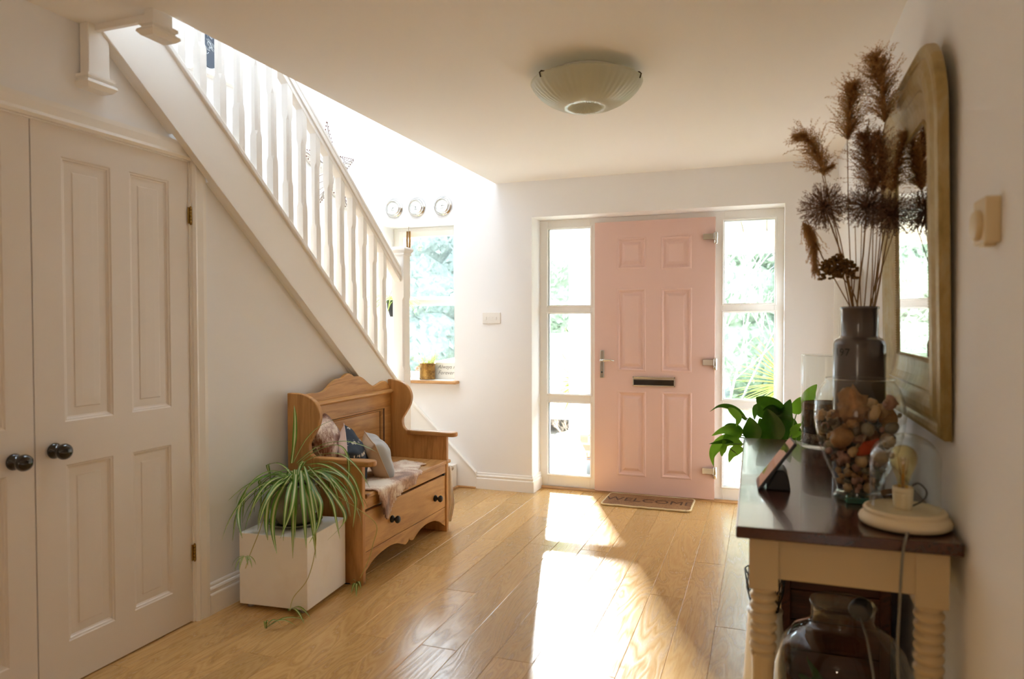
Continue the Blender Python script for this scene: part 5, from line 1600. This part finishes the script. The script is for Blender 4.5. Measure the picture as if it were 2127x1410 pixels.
def put_shell(kind, c, r, mi, lab=None, grp='shells and stones in the glass jar'):
    e_ = (rr.uniform(0,6), rr.uniform(0,6), rr.uniform(0,6))
    from mathutils import Euler
    o = obj(desc[kind][0], shell_mesh(kind, c, r, rr.randint(0, 9999), Euler(e_).to_matrix()), mi)
    tag(o, lab or (desc[kind][1] + ' packed with the others in the glass jar'), 'shell' if kind in ('scallop','whelk') else 'stone', grp if lab is None else None)
    if lab is None: o['group'] = desc[kind][1] + 's in the glass jar'
    placed.append((Vector(c), r))
    return o
def jpt(px, py, dist_in):
    """a point just inside the jar wall facing the camera at that pixel"""
    p = on_y(px, py, JY); z = p.z
    for it in range(3):
        R_ = jr(z)-dist_in
        dx = max(-R_, min(R_, p.x-JX)); y = JY - sqrt(max(0, R_*R_-dx*dx)); p = on_y(px, py, y); z = p.z
    return p
hero = [('rock',(1770,842),0.045,SM[0],'big jagged brown rock near the top of the glass jar'),
        ('pebble',(1748,908),0.033,SM[0],'large smooth tan stone at mid-height in the glass jar'),
        ('scallop',(1800,928),0.026,M['orange'],'bright orange-red scallop shell at mid-height in the glass jar'),
        ('pebble',(1772,938),0.019,SM[1],'cream rounded shell just below the orange scallop'),
        ('whelk',(1848,838),0.028,SM[4],'pink spiky whelk against the mirror side of the glass jar'),
        ('pebble',(1722,936),0.017,SM[4],'pale pink elongated shell low on the hall side of the glass jar'),
        ('pebble',(1803,892),0.020,SM[3],'grey oval stone above the orange scallop')]
for kind, (px, py), r, mm, lab in hero: put_shell(kind, jpt(px, py, r*0.95), r, mm, lab)
tries = 0
while len(placed) < 150 and tries < 30000:
    tries += 1
    z = TZ+0.030+0.275*rr.random(); r = rr.choice([0.009,0.012,0.015,0.018,0.022,0.026]) if z > TZ+0.12 else rr.choice([0.008,0.010,0.012,0.014])
    Rm_ = jr(z)-r*1.05-0.002
    if Rm_ <= 0.004: continue
    a = rr.uniform(0, 2*pi)
    q = Rm_*(rr.random()**0.35)
    c = Vector((JX+q*cos(a), JY+q*sin(a), z))
    if z > TZ+0.262+0.02*cos(a): continue
    if any((c-c2).length < (r+r2)*0.80 for c2, r2 in placed): continue
    kind = rr.choices(['pebble','rock','scallop','whelk'], [5,3,1.5,1.5])[0]
    put_shell(kind, c, r, rr.choice(SM))
# greenish glass block and a piece of bark by the jar
gb = on_z(1782, 1047, TZ)
g = G().box(gb.x-0.030, gb.x+0.030, gb.y+0.008-0.012, gb.y+0.026, TZ+0.0005, TZ+0.018)
tag(obj('glass_block', g, P('teal_glass', '#2f5d52', 0.1, coat=0.5), bevel=0.003), 'small teal glass block at the foot of the shell jar', 'ornament')
g = G(); wd = on_z(1835, 1040, TZ)
for i in range(1):
    pts = [on_z(1792,1052,TZ)+Vector((0,0.03,0.009)), on_z(1815,1046,TZ)+Vector((0,0.045,0.011)), on_z(1845,1038,TZ)+Vector((0,0.06,0.012)), on_z(1872,1036,TZ)+Vector((0,0.07,0.010))]
    g.tube(pts, lambda t: 0.010*(1-0.4*abs(t-.5)), 9)
for i, p in enumerate(g.v): g.v[i] = (p[0], p[1], max(TZ+0.0005, TZ+(p[2]-TZ)*0.8+0.003*mnoise.noise(Vector(p)*60)))
tag(obj('driftwood', g, P('orange_bark', '#a8703c', 0.9, var=(40,'#7d4b24'), bmp=(60,0.8,0.004))), 'short piece of orange-brown bark lying between shell jar and glass dome lamp', 'ornament')

# ================================================================== glass dome lamp
LX_, LY_ = 0.330, 1.992
lamp = thing('dome_lamp', 'filament bulb lamp under a glass dome on a round cream wooden base', 'lamp', (LX_, LY_, TZ))
M['lampbase'] = P('cream_wood_base', '#e2d2b0', 0.5, bmp=(30,0.08,0.002))
g = G().lathe([(0.0,0.003),(0.098,0.003),(0.104,0.008),(0.1055,0.016),(0.102,0.024),(0.094,0.029),(0.092,0.033),(0.095,0.038),(0.092,0.043),(0.086,0.045),(0.080,0.041),(0.0,0.041)], (LX_,LY_,TZ), 64)
obj('base', g, M['lampbase'], lamp)
for a in (0.5, 2.6, 4.7):
    g = G().lathe([(0.008,0.0),(0.008,0.004)], (LX_+0.08*cos(a), LY_+0.08*sin(a), TZ), 12); obj('foot', g, M['rubber'], lamp)
dp = [(0.0795,0.042),(0.080,0.060),(0.080,0.165)]
for k in range(1, 11):
    a = pi/2*k/10; dp.append((0.080*cos(a)+0.0002, 0.165+0.068*sin(a)))
g = G().lathe(dp, (LX_,LY_,TZ), 64, caps=False); obj('glass_dome', g, M['glass'], lamp)
g = G().lathe([(0.0,0.041),(0.0195,0.041),(0.0215,0.048),(0.0235,0.078),(0.0235,0.081),(0.0225,0.082),(0.0238,0.083),(0.0240,0.096),(0.021,0.098),(0.018,0.092),(0.0,0.090)], (LX_-0.004,LY_,TZ), 40)
obj('bulb_socket', g, M['lampbase'], lamp)
M['amber'] = thinglass('amber_bulb_glass', (0.90,0.78,0.50,1), 0.0, ior=1.4)
g = G().lathe([(0.011,0.088),(0.012,0.100),(0.016,0.118),(0.025,0.142),(0.031,0.160),(0.032,0.172),(0.029,0.186),(0.020,0.197),(0.009,0.202),(0.0,0.203)], (LX_-0.004,LY_,TZ), 40, caps=False)
bl = obj('bulb', g, M['amber'], lamp)
g = G().lathe([(0.004,0.090),(0.004,0.125),(0.002,0.130),(0.0018,0.170)], (LX_-0.004,LY_,TZ), 12)
for k in range(8):
    a0 = 2*pi*k/8; a1 = a0+0.2
    g.tube([(LX_-0.004+0.007*cos(a0),LY_+0.007*sin(a0),TZ+0.128),(LX_-0.004+0.013*cos(a1),LY_+0.013*sin(a1),TZ+0.172)], 0.0006, 5)
obj('filament', g, P('filament_wire', '#b08a3c', 0.35, 0.6), bl)
M['flex'] = P('grey_fabric_flex', '#7b7871', 0.8)
g = G()
cp = [(LX_+0.016,LY_+0.01,TZ+0.046),(LX_+0.045,LY_+0.02,TZ+0.062),(LX_+0.052,LY_+0.02,TZ+0.085),(LX_+0.035,LY_+0.018,TZ+0.104),(LX_+0.018,LY_+0.006,TZ+0.100)]
cp = [Vector(p) for p in cp]
cp2 = []
for i in range(len(cp)-1):
    p0 = cp[max(0,i-1)]; p1 = cp[i]; p2 = cp[i+1]; p3 = cp[min(len(cp)-1,i+2)]
    for k in range(6):
        t = k/6; cp2.append(0.5*((2*p1)+(-p0+p2)*t+(2*p0-5*p1+4*p2-p3)*t*t+(-p0+3*p1-3*p2+p3)*t**3))
cp2.append(cp[-1])
g.tube(cp2, 0.0022, 7); obj('socket_flex', g, P('dark_flex', '#2b2524', 0.6), lamp)
e0 = on_y(1906, 1108, 1.87)
pp = [(LX_-0.005,LY_-0.09,TZ+0.006),(LX_-0.012,1.880,TZ+0.007),(LX_-0.020,1.852,TZ+0.004),(LX_-0.026,1.846,TZ-0.02),(LX_-0.030,1.846,TZ-0.08),(LX_-0.032,1.850,TZ-0.16),(LX_-0.034,1.856,TZ-0.26),(LX_-0.028,1.86,TZ-0.38),(LX_-0.010,1.87,TZ-0.52),(LX_,1.88,0.10),(LX_+0.01,1.90,0.006),(LX_+0.03,2.1,0.005)]
cpp = [Vector(p) for p in pp]; sm = []
for i in range(len(cpp)-1):
    p0 = cpp[max(0,i-1)]; p1 = cpp[i]; p2 = cpp[i+1]; p3 = cpp[min(len(cpp)-1,i+2)]
    for k in range(5):
        t = k/5; sm.append(0.5*((2*p1)+(-p0+p2)*t+(2*p0-5*p1+4*p2-p3)*t*t+(-p0+3*p1-3*p2+p3)*t**3))
sm.append(cpp[-1])
g = G().tube(sm, 0.0033, 8); obj('cord', g, M['flex'], lamp)

# ================================================================== things below the table
QX, QY = 0.205, 2.155
dj = thing('glass_carboy', 'big round clear glass carboy with greenery inside, on the floor under the console table', 'glass carboy', (QX, QY, 0))
g = G().lathe([(0.0,0.004),(0.13,0.004),(0.150,0.012),(0.168,0.06),(0.182,0.16),(0.186,0.25),(0.178,0.33),(0.158,0.39),(0.125,0.432),(0.098,0.448),(0.085,0.458),(0.081,0.470),(0.083,0.500),(0.087,0.512),(0.084,0.516),(0.080,0.512)], (QX,QY,0), 72)
obj('vessel', g, M['glass'], dj)
g = G().lathe([(0.0,0.012),(0.145,0.012),(0.163,0.06),(0.176,0.13),(0.12,0.15),(0.0,0.14)], (QX,QY,0), 48); obj('soil', g, M['soil'], dj)
g = G(); rr = random.Random(12)
M['fern'] = leafmat('terrarium_leaf', '#26401a', '#3c5a24', 0.4, 0.25)
for k in range(46):
    a = rr.uniform(0, 2*pi); r0 = rr.uniform(0, 0.09)
    pts = arc3((QX+r0*cos(a),QY+r0*sin(a),0.14), (cos(a),sin(a),0), rr.uniform(0.10,0.24), rr.uniform(1.0,2.0), 9, up=1.35)
    for p in pts:
        d = Vector((p.x-QX,p.y-QY,0))
        lim = 0.16 if p.z < 0.36 else 0.12
        if d.length > lim: d = d.normalized()*lim; p.x = QX+d.x; p.y = QY+d.y
    g.ribbon(pts, lambda t: 0.016*sin(pi*min(1,t+.08))+0.001, None, (0,0), 0.2)
obj('plants', g, M['fern'], dj)
pg = thing('power_plug', 'dark grey power plug resting on the carboy rim with its pale cable trailing down', 'plug', (0.235, 2.07, 0.516))
g = G().lathe([(0.0,0.0),(0.024,0.0),(0.029,0.005),(0.029,0.022),(0.024,0.040),(0.012,0.044),(0.0,0.044)], seg=20, M=Matrix.Translation((0.236,2.072,0.520)) @ Matrix.Rotation(radians(-70),4,'X') @ Matrix.Rotation(radians(25),4,'Y'))
obj('plug_body', g, P('charcoal_plug', '#3c3e44', 0.5), pg, bevel=0.003)
g = G().tube([(0.240,2.06,0.515),(0.250,2.015,0.48),(0.262,1.985,0.40),(0.270,1.955,0.30),(0.285,1.955,0.18),(0.30,1.955,0.02)], 0.0032, 8); obj('cable', g, M['flex'], pg)
ch = thing('wooden_chest', 'reddish dark wooden chest pushed under the console table behind the carboy', 'chest', (0.22, 2.78, 0))
M['redwood'] = wood('red_brown_wood', '#4a2115', '#5d2d1c', '#32150d', 'y', 0.5, knots=False)
M['redwoodx'] = wood('red_brown_wood_across', '#4a2115', '#5d2d1c', '#32150d', 'x', 0.5, knots=False)
g = G()
for k in range(5): g.box(0.062, 0.372, 2.485, 2.50, 0.02+0.10*k, 0.02+0.10*k+0.097)
g.box(0.062, 0.372, 3.06, 3.075, 0.02, 0.517); g.box(0.062, 0.075, 2.50, 3.06, 0.02, 0.517); g.box(0.359, 0.372, 2.50, 3.06, 0.02, 0.517); g.box(0.07, 0.365, 2.49, 3.07, 0.02, 0.035)
obj('chest_body', g, M['redwoodx'], ch, bevel=0.003)
g = G().box(0.045, 0.380, 2.470, 3.09, 0.555, 0.580); obj('lid', g, M['redwoodx'], ch, bevel=0.004)
for x in (0.050, 0.345):
    g = G().box(x, x+0.03, 2.470, 2.484, 0.0, 0.554); obj('corner_post', g, M['redwood'], ch, bevel=0.003)
bk = thing('wire_basket', 'small black wire basket of pine cones under the table beside the hall-side leg', 'basket', (0.03, 2.34, 0))
g = G()
M['wire'] = P('black_wire', '#17171a', 0.4, 0.6)
bz0, bz1 = 0.40, 0.52
g = G()
for k in range(20):
    a0, a1 = 2*pi*k/20, 2*pi*(k+2)/20
    for aa, ab in ((a0,a1),(a1,a0)):
        g.tube([(0.0+0.040*cos(aa),2.33+0.040*sin(aa),bz0),(0.0+0.055*cos((aa+ab)/2),2.33+0.055*sin((aa+ab)/2),(bz0+bz1)/2),(0.0+0.062*cos(ab),2.33+0.062*sin(ab),bz1)], 0.0012, 5)
for z, r_ in ((bz0,0.040),(bz1,0.062)):
    g.tube([(r_*cos(2*pi*k/24),2.33+r_*sin(2*pi*k/24),z) for k in range(25)], 0.002, 6)
obj('wire_mesh', g, M['wire'], bk)
g = G().lathe([(0.0,0.0),(0.070,0.0),(0.075,0.01),(0.052,0.385),(0.055,0.398),(0.0,0.398)], (0.0,2.33,0.0), 28)
tag(obj('pedestal', g, M['upvc']), 'pale tapering pedestal under the wire basket below the table', 'pedestal')
M['cone'] = P('pine_cone', '#5b3a22', 0.8)
def cone(c, r, seed):
    rr = random.Random(seed); g = G(); ax = Vector((rr.uniform(-.6,.6), rr.uniform(-.6,.6), 1)).normalized(); u = ax.orthogonal().normalized(); v = ax.cross(u)
    g.blob(c, r*0.55, 10, 8)
    for k in range(60):
        t = k/60; a = k*2.4; q = Vector(c)+ax*(r*(2*t-1)*1.1); R_ = r*0.8*sqrt(max(0.02, 1-(2*t-1)**2)); d = u*cos(a)+v*sin(a); s_ = ax.cross(d)
        p = q+d*R_*0.5; e_ = q+d*R_+ax*r*0.12
        g.add([p-s_*r*0.12, p+s_*r*0.12, e_+s_*r*0.17, e_+d*r*0.08, e_-s_*r*0.17], [(0,1,2,3,4)])
    return g
for k, (dx, dy, dz, r_) in enumerate([(-0.018,-0.012,0.035,0.024),(0.022,0.004,0.036,0.024),(0.0,0.026,0.04,0.022),(-0.008,-0.006,0.080,0.024),(0.026,0.012,0.082,0.022),(-0.022,0.02,0.085,0.02),(0.004,0.0,0.122,0.024),(0.014,-0.02,0.160,0.02)]):
    tag(obj('pine_cone', cone((dx,2.33+dy,bz0+dz), r_, k), M['cone'], solid=0.001), 'brown pine cone heaped in the small wire basket under the table', 'pine cone', 'pine cones in the wire basket')
# ================================================================== outside
M['paving'] = P('pale_paving', '#9a9388', 0.85, var=(3, '#888074'), bmp=(40,0.3,0.004))
M['gravel'] = P('drive_gravel', '#968f85', 0.95, var=(60, '#756f66'), bmp=(90,1.0,0.01))
M['lawn'] = P('lawn', '#5b7346', 0.95, var=(2.5, '#6c8252'), bmp=(120,1.0,0.02))
M['brick'] = None
m, nt, b = newmat('red_brick')
bt = nt.nodes.new('ShaderNodeTexBrick'); bt.inputs['Scale'].default_value = 1.0
bt.inputs['Brick Width'].default_value = 0.225; bt.inputs['Row Height'].default_value = 0.075; bt.inputs['Mortar Size'].default_value = 0.010
bt.inputs['Color1'].default_value = lin('#9c5c45'); bt.inputs['Color2'].default_value = lin('#84705f'); bt.inputs['Mortar'].default_value = lin('#c9b27c')
vv = coords(nt, rot=(pi/2, 0, 0)); lk(nt, vv, bt.inputs['Vector']); lk(nt, bt.outputs['Color'], b.inputs['Base Color']); b.inputs['Roughness'].default_value = 0.9
bump(nt, bt.outputs['Fac'], b, -0.4, 0.005); M['brick'] = m
GZ = -0.13
g = G().box(-30, 30, 5.42, 11.5, GZ-0.2, GZ); struct(obj('ground', g, M['gravel'], at=(0,8,GZ)))
g = G().box(-30, 30, 11.5, 40, GZ-0.2, GZ+0.01); struct(obj('lawn', g, M['lawn'], at=(0,20,GZ)))
g = G().box(-2.1, 1.2, 5.42, 7.0, GZ, GZ+0.06); struct(obj('porch_floor', g, M['paving'], at=(0,6,GZ), bevel=0.01))
g = G().box(DX0-0.1, DX1+0.1, 5.37, 5.62, GZ+0.06, -0.005); struct(obj('door_step', g, M['paving'], bevel=0.01))
M['soffit'] = P('cream_soffit_board', '#cdc7b6', 0.6)
g = G()
x = -2.2
while x < 1.3:
    g.box(x, x+0.192, 5.42, 6.80, 2.135, 2.155); x += 0.20
g.box(-2.2, 1.3, 5.42, 6.80, 2.156, 2.40)
struct(obj('porch_soffit', g, M['soffit'], at=(0,6,2.135), bevel=0.004))
g = G().box(-2.2, 1.3, 6.80, 6.86, 1.955, 2.42).box(-2.2, 1.3, 6.79, 6.88, 1.945, 1.965)
g.box(-2.2, -2.14, 5.42, 6.80, 1.955, 2.42)
struct(obj('porch_fascia', g, M['soffit'], at=(0,6.8,1.95), bevel=0.004))
pp_ = thing('porch_post', 'white square porch post on a low brick base outside the left sidelight', 'post', (-1.70, 6.6, GZ+0.06))
g = G().box(-1.790, -1.618, 6.52, 6.69, 0.26, 1.96); obj('post', g, M['gloss'], pp_, bevel=0.004)
g = G().box(-1.825, -1.585, 6.48, 6.73, 0.235, 0.262); obj('base_cap', g, M['paving'], pp_, bevel=0.004)
g = G().box(-1.88, -1.28, 6.50, 6.72, GZ+0.06, 0.232); obj('brick_base', g, M['brick'], pp_)
# churn
cx, cyy = -1.632, 5.93
chn = thing('milk_churn', 'white painted metal churn with wire handle and dried twigs, outside the left sidelight', 'planter', (cx, cyy, GZ+0.06))
M['white'] = P('white_painted_tin', '#e8ebec', 0.4); M['zinc'] = P('zinc_band', '#aeb6bd', 0.4, 0.5)
z0 = GZ+0.06
g = G().lathe([(0.0,0.0),(0.155,0.0),(0.160,0.01),(0.160,0.20),(0.150,0.255),(0.115,0.325),(0.102,0.350),(0.102,0.352)], (cx,cyy,z0), 48); obj('churn_body', g, M['white'], chn)
g = G().lathe([(0.103,0.345),(0.106,0.350),(0.105,0.395),(0.108,0.400),(0.104,0.402),(0.099,0.396),(0.099,0.36)], (cx,cyy,z0), 48, caps=False); obj('neck_band', g, M['zinc'], chn)
g = G().lathe([(0.0,0.372),(0.099,0.372)], (cx,cyy,z0), 32, caps=False); obj('soil', g, M['soil'], chn)
g = G().tube([(cx+0.02,cyy-0.108,z0+0.372),(cx-0.04,cyy-0.118,z0+0.340),(cx-0.10,cyy-0.10,z0+0.315),(cx-0.135,cyy-0.03,z0+0.305)], 0.006, 8)
g.lathe([(0.012,-0.004),(0.012,0.006),(0.0,0.008)], seg=14, M=Matrix.Translation((cx+0.02,cyy-0.106,z0+0.373)) @ Matrix.Rotation(pi/2,4,'X')); obj('handle', g, M['zinc'], chn)
M['twig'] = P('dry_twig', '#b09d8a', 0.9); g = G(); rr = random.Random(21)
def twigs(g, p, d, L, depth, rr, r):
    q = p + d*L; g.tube([p, p.lerp(q,0.5)+Vector((rr.uniform(-.1,.1)*L,rr.uniform(-.1,.1)*L,0)), q], r, 4, taper=0.6)
    if depth > 0:
        for k in range(3):
            e_ = (d + Vector((rr.uniform(-.8,.8), rr.uniform(-.8,.8), rr.uniform(-.2,.6)))).normalized(); twigs(g, p.lerp(q, rr.uniform(.4,1)), e_, L*rr.uniform(.5,.8), depth-1, rr, r*0.7)
for k in range(14):
    a = rr.uniform(0,2*pi); twigs(g, Vector((cx+0.05*cos(a),cyy+0.05*sin(a),z0+0.37)), Vector((0.6*cos(a),0.6*sin(a),1)).normalized(), 0.10, 3, rr, 0.0013)
obj('twigs', g, M['twig'], chn)
# small galvanised bucket beside the churn
sp2 = thing('small_bucket', 'small galvanised bucket with a copper rim just behind the white churn', 'bucket', (-1.50, 6.22, z0))
g = G().lathe([(0.0,0.0),(0.045,0.0),(0.060,0.14),(0.060,0.142),(0.054,0.12),(0.0,0.12)], (-1.50,6.22,z0), 28); obj('bucket_body', g, M['zinc'], sp2)
g = G().tube([(-1.50+0.061*cos(2*pi*k/24),6.22+0.061*sin(2*pi*k/24),z0+0.142) for k in range(25)], 0.004, 6); obj('rim', g, P('copper_rim', '#a8663f', 0.4, 0.6), sp2)
# yuccas
M['yucca'] = leafmat('yucca_leaf', '#6c8a2a', '#8aa03c', 0.4, 0.4)
def yucca(label, c, n, L, seed):
    t_ = thing('yucca', label, 'shrub', (c[0], c[1], GZ)); rr = random.Random(seed); g = G()
    for k in range(n):
        z = 0.95-1.5*((k+0.5)/n); a = k*2.39996; s_ = sqrt(max(0,1-z*z)); d = Vector((s_*cos(a), s_*sin(a), z))
        LL_ = L*rr.uniform(.8,1.1); p = Vector(c); pts = []
        for i in range(9): pts.append(p.copy()); d = (d+Vector((0,0,-0.05*rr.uniform(.2,1.2)))).normalized(); p = p+d*(LL_/8)
        g.ribbon(pts, lambda t: 0.016*(1-t)**0.6*(0.5+min(1,t*4)*0.5)+0.0006, None, (0,0), 0.5)
    obj('leaves', g, M['yucca'], t_)
    g = G().tube([(c[0],c[1],GZ),(c[0]+0.02,c[1],(c[2]+GZ)/2),(c[0],c[1],c[2])], 0.05, 10, taper=0.7); obj('trunk', g, P('yucca_trunk_'+str(seed), '#8a7a62', 0.9, bmp=(30,0.8,0.01)), t_)
yc = on_y(1203, 796, 7.15); yucca('spiky yellow-green yucca behind the porch post, seen through the left sidelight', (yc.x, yc.y, yc.z), 110, 0.62, 1)
yc = on_y(1640, 800, 7.3); yucca('spiky yellow-green yucca at the wall side of the right sidelight', (yc.x, yc.y, yc.z), 100, 0.60, 2)
# pot with wire hoop outside right sidelight
pr_ = on_z(1548, 1003, GZ+0.06)
ph = thing('hoop_handled_pot', 'low pale pot of dry gravelly soil with a wire hoop handle outside the right sidelight', 'planter', (pr_.x, pr_.y, GZ+0.06))
hx_, hy_ = -0.235, 5.86
hz_ = GZ+0.06
g = G().lathe([(0.0,0.0),(0.10,0.0),(0.13,0.10),(0.14,0.12),(0.13,0.12),(0.12,0.10),(0.0,0.10)], (hx_,hy_,hz_), 36); obj('pot', g, M['white'], ph)
g = G().lathe([(0.0,0.112),(0.125,0.105)], (hx_,hy_,hz_), 24, caps=False); obj('soil', g, M['grit'], ph)
g = G().tube([(hx_-0.05+0.055*cos(pi*k/12), hy_-0.11, hz_+0.11+0.075*sin(pi*k/12)) for k in range(13)], 0.0022, 6); obj('handle', g, P('copper_wire', '#b07a5a', 0.4, 0.5), ph)
# ---- car on the drive
car = thing('car', 'pale silver car parked on the drive, seen through the left sidelight and the stair window', 'car', (-2.5, 9.4, GZ))
M['carpaint'] = P('silver_car_paint', '#cfd6dc', 0.22, 0.3, coat=1.0); M['carglass'] = P('car_glass', '#6f8792', 0.05, coat=0.6)
def cz(z): return GZ+z
body = curve([(-4.56,cz(0.30)),(-4.60,cz(0.60)),(-4.50,cz(0.80)),(-4.30,cz(0.90)),(-3.9,cz(0.98)),(-3.2,cz(1.00)),(-1.8,cz(0.98)),(-1.1,cz(0.92)),(-0.65,cz(0.82)),(-0.48,cz(0.66)),(-0.46,cz(0.40)),(-0.52,cz(0.28))], 5)
g = G().prism([(-4.45,cz(0.20)),] + body + [(-0.6,cz(0.20))], 'y', 8.60, 10.25); obj('car_body', g, M['carpaint'], car, bevel=0.07, seg=4)
roof = curve([(-3.95,cz(0.95)),(-3.6,cz(1.10)),(-3.2,cz(1.24)),(-2.7,cz(1.30)),(-2.2,cz(1.28)),(-1.8,cz(1.16)),(-1.35,cz(0.94))], 5)
g = G().prism(roof, 'y', 8.75, 10.10); obj('cabin', g, M['carpaint'], car, bevel=0.08, seg=4)
win = curve([(-3.55,cz(1.00)),(-3.30,cz(1.12)),(-3.0,cz(1.20)),(-2.6,cz(1.22)),(-2.2,cz(1.20)),(-1.9,cz(1.10)),(-1.70,cz(1.00))], 5)
g = G().prism(win, 'y', 8.735, 8.78); obj('side_window', g, M['carglass'], car, bevel=0.01)
g = G().box(-4.56, -4.38, 8.61, 8.85, cz(0.70), cz(0.84)); obj('tail_light', g, P('red_lamp', '#b02a22', 0.2), car, bevel=0.02)
for x in (-3.85, -1.25):
    g = G().lathe([(0.0,0.0),(0.30,0.0),(0.32,0.02),(0.32,0.18),(0.30,0.20),(0.22,0.19),(0.20,0.16),(0.0,0.15)], seg=36, M=Matrix.Translation((x,8.75,cz(0.32))) @ Matrix.Rotation(pi/2,4,'X'))
    wh = obj('wheel', g, P('tyre_'+str(int(-x)), '#2a2b2e', 0.7), car)
    g = G()
    for k in range(7):
        a = 2*pi*k/7; g.tube([(x+0.03*cos(a),8.585,cz(0.32)+0.03*sin(a)),(x+0.19*cos(a),8.575,cz(0.32)+0.19*sin(a))], 0.016, 6)
    obj('spokes', g, M['zinc'], wh)
# ---- hedges and trees
def foliage_mat(name, a, b_, c):
    m, nt, b = newmat(name)
    f = ntex(nt, coords(nt), 9, 6, 0.8); lk(nt, ramp(nt, f, [(0.32, lin(a)), (0.5, lin(b_)), (0.68, lin(c))]), b.inputs['Base Color'])
    b.inputs['Roughness'].default_value = 0.85; bump(nt, f, b, 0.5, 0.10)
    return m
M['hedgeA'] = foliage_mat('blue_green_conifer', '#465049', '#66726b', '#88948c'); M['hedgeB'] = foliage_mat('mid_green_hedge', '#485344', '#66745f', '#88977f'); M['hedgeC'] = foliage_mat('dark_hedge', '#404b50', '#5d6a6e', '#7b888c')
def clump(name, label, cat, blobs, mat_, leaf_n, seed, trunk=None, grp=None):
    rr = random.Random(seed); c0 = blobs[0][0]
    xs = [b_[0][0] for b_ in blobs]; t_ = thing(name, label, cat, (sum(xs)/len(xs), c0[1], GZ), grp)
    g = G()
    for c, r in blobs:
        g.blob(c, r, 20, 14, amp=0.18, fr=3.0, seed=rr.uniform(0,50))
        rx, ry, rz = (r,r,r) if not hasattr(r,'__len__') else r
        for k in range(leaf_n):
            z = rr.uniform(-1,1); a = rr.uniform(pi,2*pi); s_ = sqrt(1-z*z); d = Vector((s_*cos(a), s_*sin(a), z))
            p = Vector((c[0]+d.x*rx, c[1]+d.y*ry, c[2]+d.z*rz)) + d*rr.uniform(-0.05,0.28)
            e_ = Vector((rr.uniform(-1,1), rr.uniform(-.5,.3), rr.uniform(-.3,1))).normalized(); q = e_.cross(Vector((rr.uniform(-.5,.5),1,rr.uniform(-.2,.9)))).normalized(); L = rr.uniform(0.11,0.24)
            g.add([p-q*L*0.22, p+e_*L*0.5+q*L*0.22, p+e_*L, p+e_*L*0.5-q*L*0.25], [(0,1,2,3)])
    obj('foliage', g, mat_, t_)
    for tr in (trunk or []):
        g = G().tube(tr[0], tr[1], 10, taper=0.5); obj('trunk', g, M['barkm'], t_)
    return t_
M['barkm'] = P('bark', '#7b6a58', 0.9, bmp=(20,0.8,0.02))
rr = random.Random(31)
bl_ = [((-24+2.6*k, 21+rr.uniform(-.8,.8), 2.2+rr.uniform(-.3,.3)), (1.7,1.3,3.1)) for k in range(19)]
clump('hedge', 'tall clipped hedge closing off the garden behind all the windows', 'hedge', bl_, M['hedgeA'], 900, 1)
def conifer(label, x, y, h, w, mt, seed):
    bl = [((x, y, GZ+h*(0.10+0.80*k/5)), (w*(1-0.80*k/5.5), w*(1-0.80*k/5.5), h*0.17)) for k in range(6)]
    clump('conifer_tree', label, 'tree', bl, mt, 600, seed, [([(x,y,GZ),(x,y,GZ+h*0.8)], 0.14)], 'conifers beyond the drive')
conifer('rounded conifer filling the upper right sidelight', -1.2, 15.6, 7.2, 1.9, M['hedgeB'], 2)
conifer('bluish conifer to the wall side of the right sidelight', 2.7, 16.2, 7.6, 1.8, M['hedgeC'], 3)
conifer('bluish-green conifer seen through the stair window', -9.2, 15.6, 8.0, 2.4, M['hedgeA'], 4)
conifer('bushy green conifer left of the porch post in the left sidelight', -4.9, 15.8, 6.2, 1.7, M['hedgeB'], 5)
conifer('pale green conifer seen only in the wall mirror', 6.6, 15.2, 5.0, 1.6, M['hedgeB'], 6)
# bare birch in front of the hedge, right sidelight
bt_ = thing('bare_tree', 'bare pale multi-stemmed young tree seen through the right sidelight', 'tree', (-0.55, 12.5, GZ))
M['birch'] = P('pale_birch_bark', '#ded6cc', 0.8)
rr = random.Random(41)
def branch(g, p, d, L, r, depth):
    pts = [p]; q = p; dd = d
    for i in range(5): dd = (dd+Vector((rr.uniform(-.10,.10), rr.uniform(-.10,.10), 0.03))).normalized(); q = q+dd*(L/5); pts.append(q)
    g.tube(pts, r, 6, taper=0.45)
    if depth > 0:
        for k in range(5 if depth > 1 else 4):
            i = rr.randint(1, 5); e_ = (dd*0.8+Vector((rr.uniform(-.9,.9), rr.uniform(-.7,.7), rr.uniform(-.05,.7)))).normalized(); branch(g, pts[i], e_, L*rr.uniform(.4,.62), r*0.42, depth-1)
for x0, dx, L, r in ((-0.78,0.10,2.9,0.022),(-0.60,0.20,2.4,0.018),(-0.45,0.5,2.0,0.012)):
    g = G(); branch(g, Vector((x0,12.5,GZ)), Vector((dx,0,1)).normalized(), L, r, 3); obj('trunk', g, M['birch'], bt_)
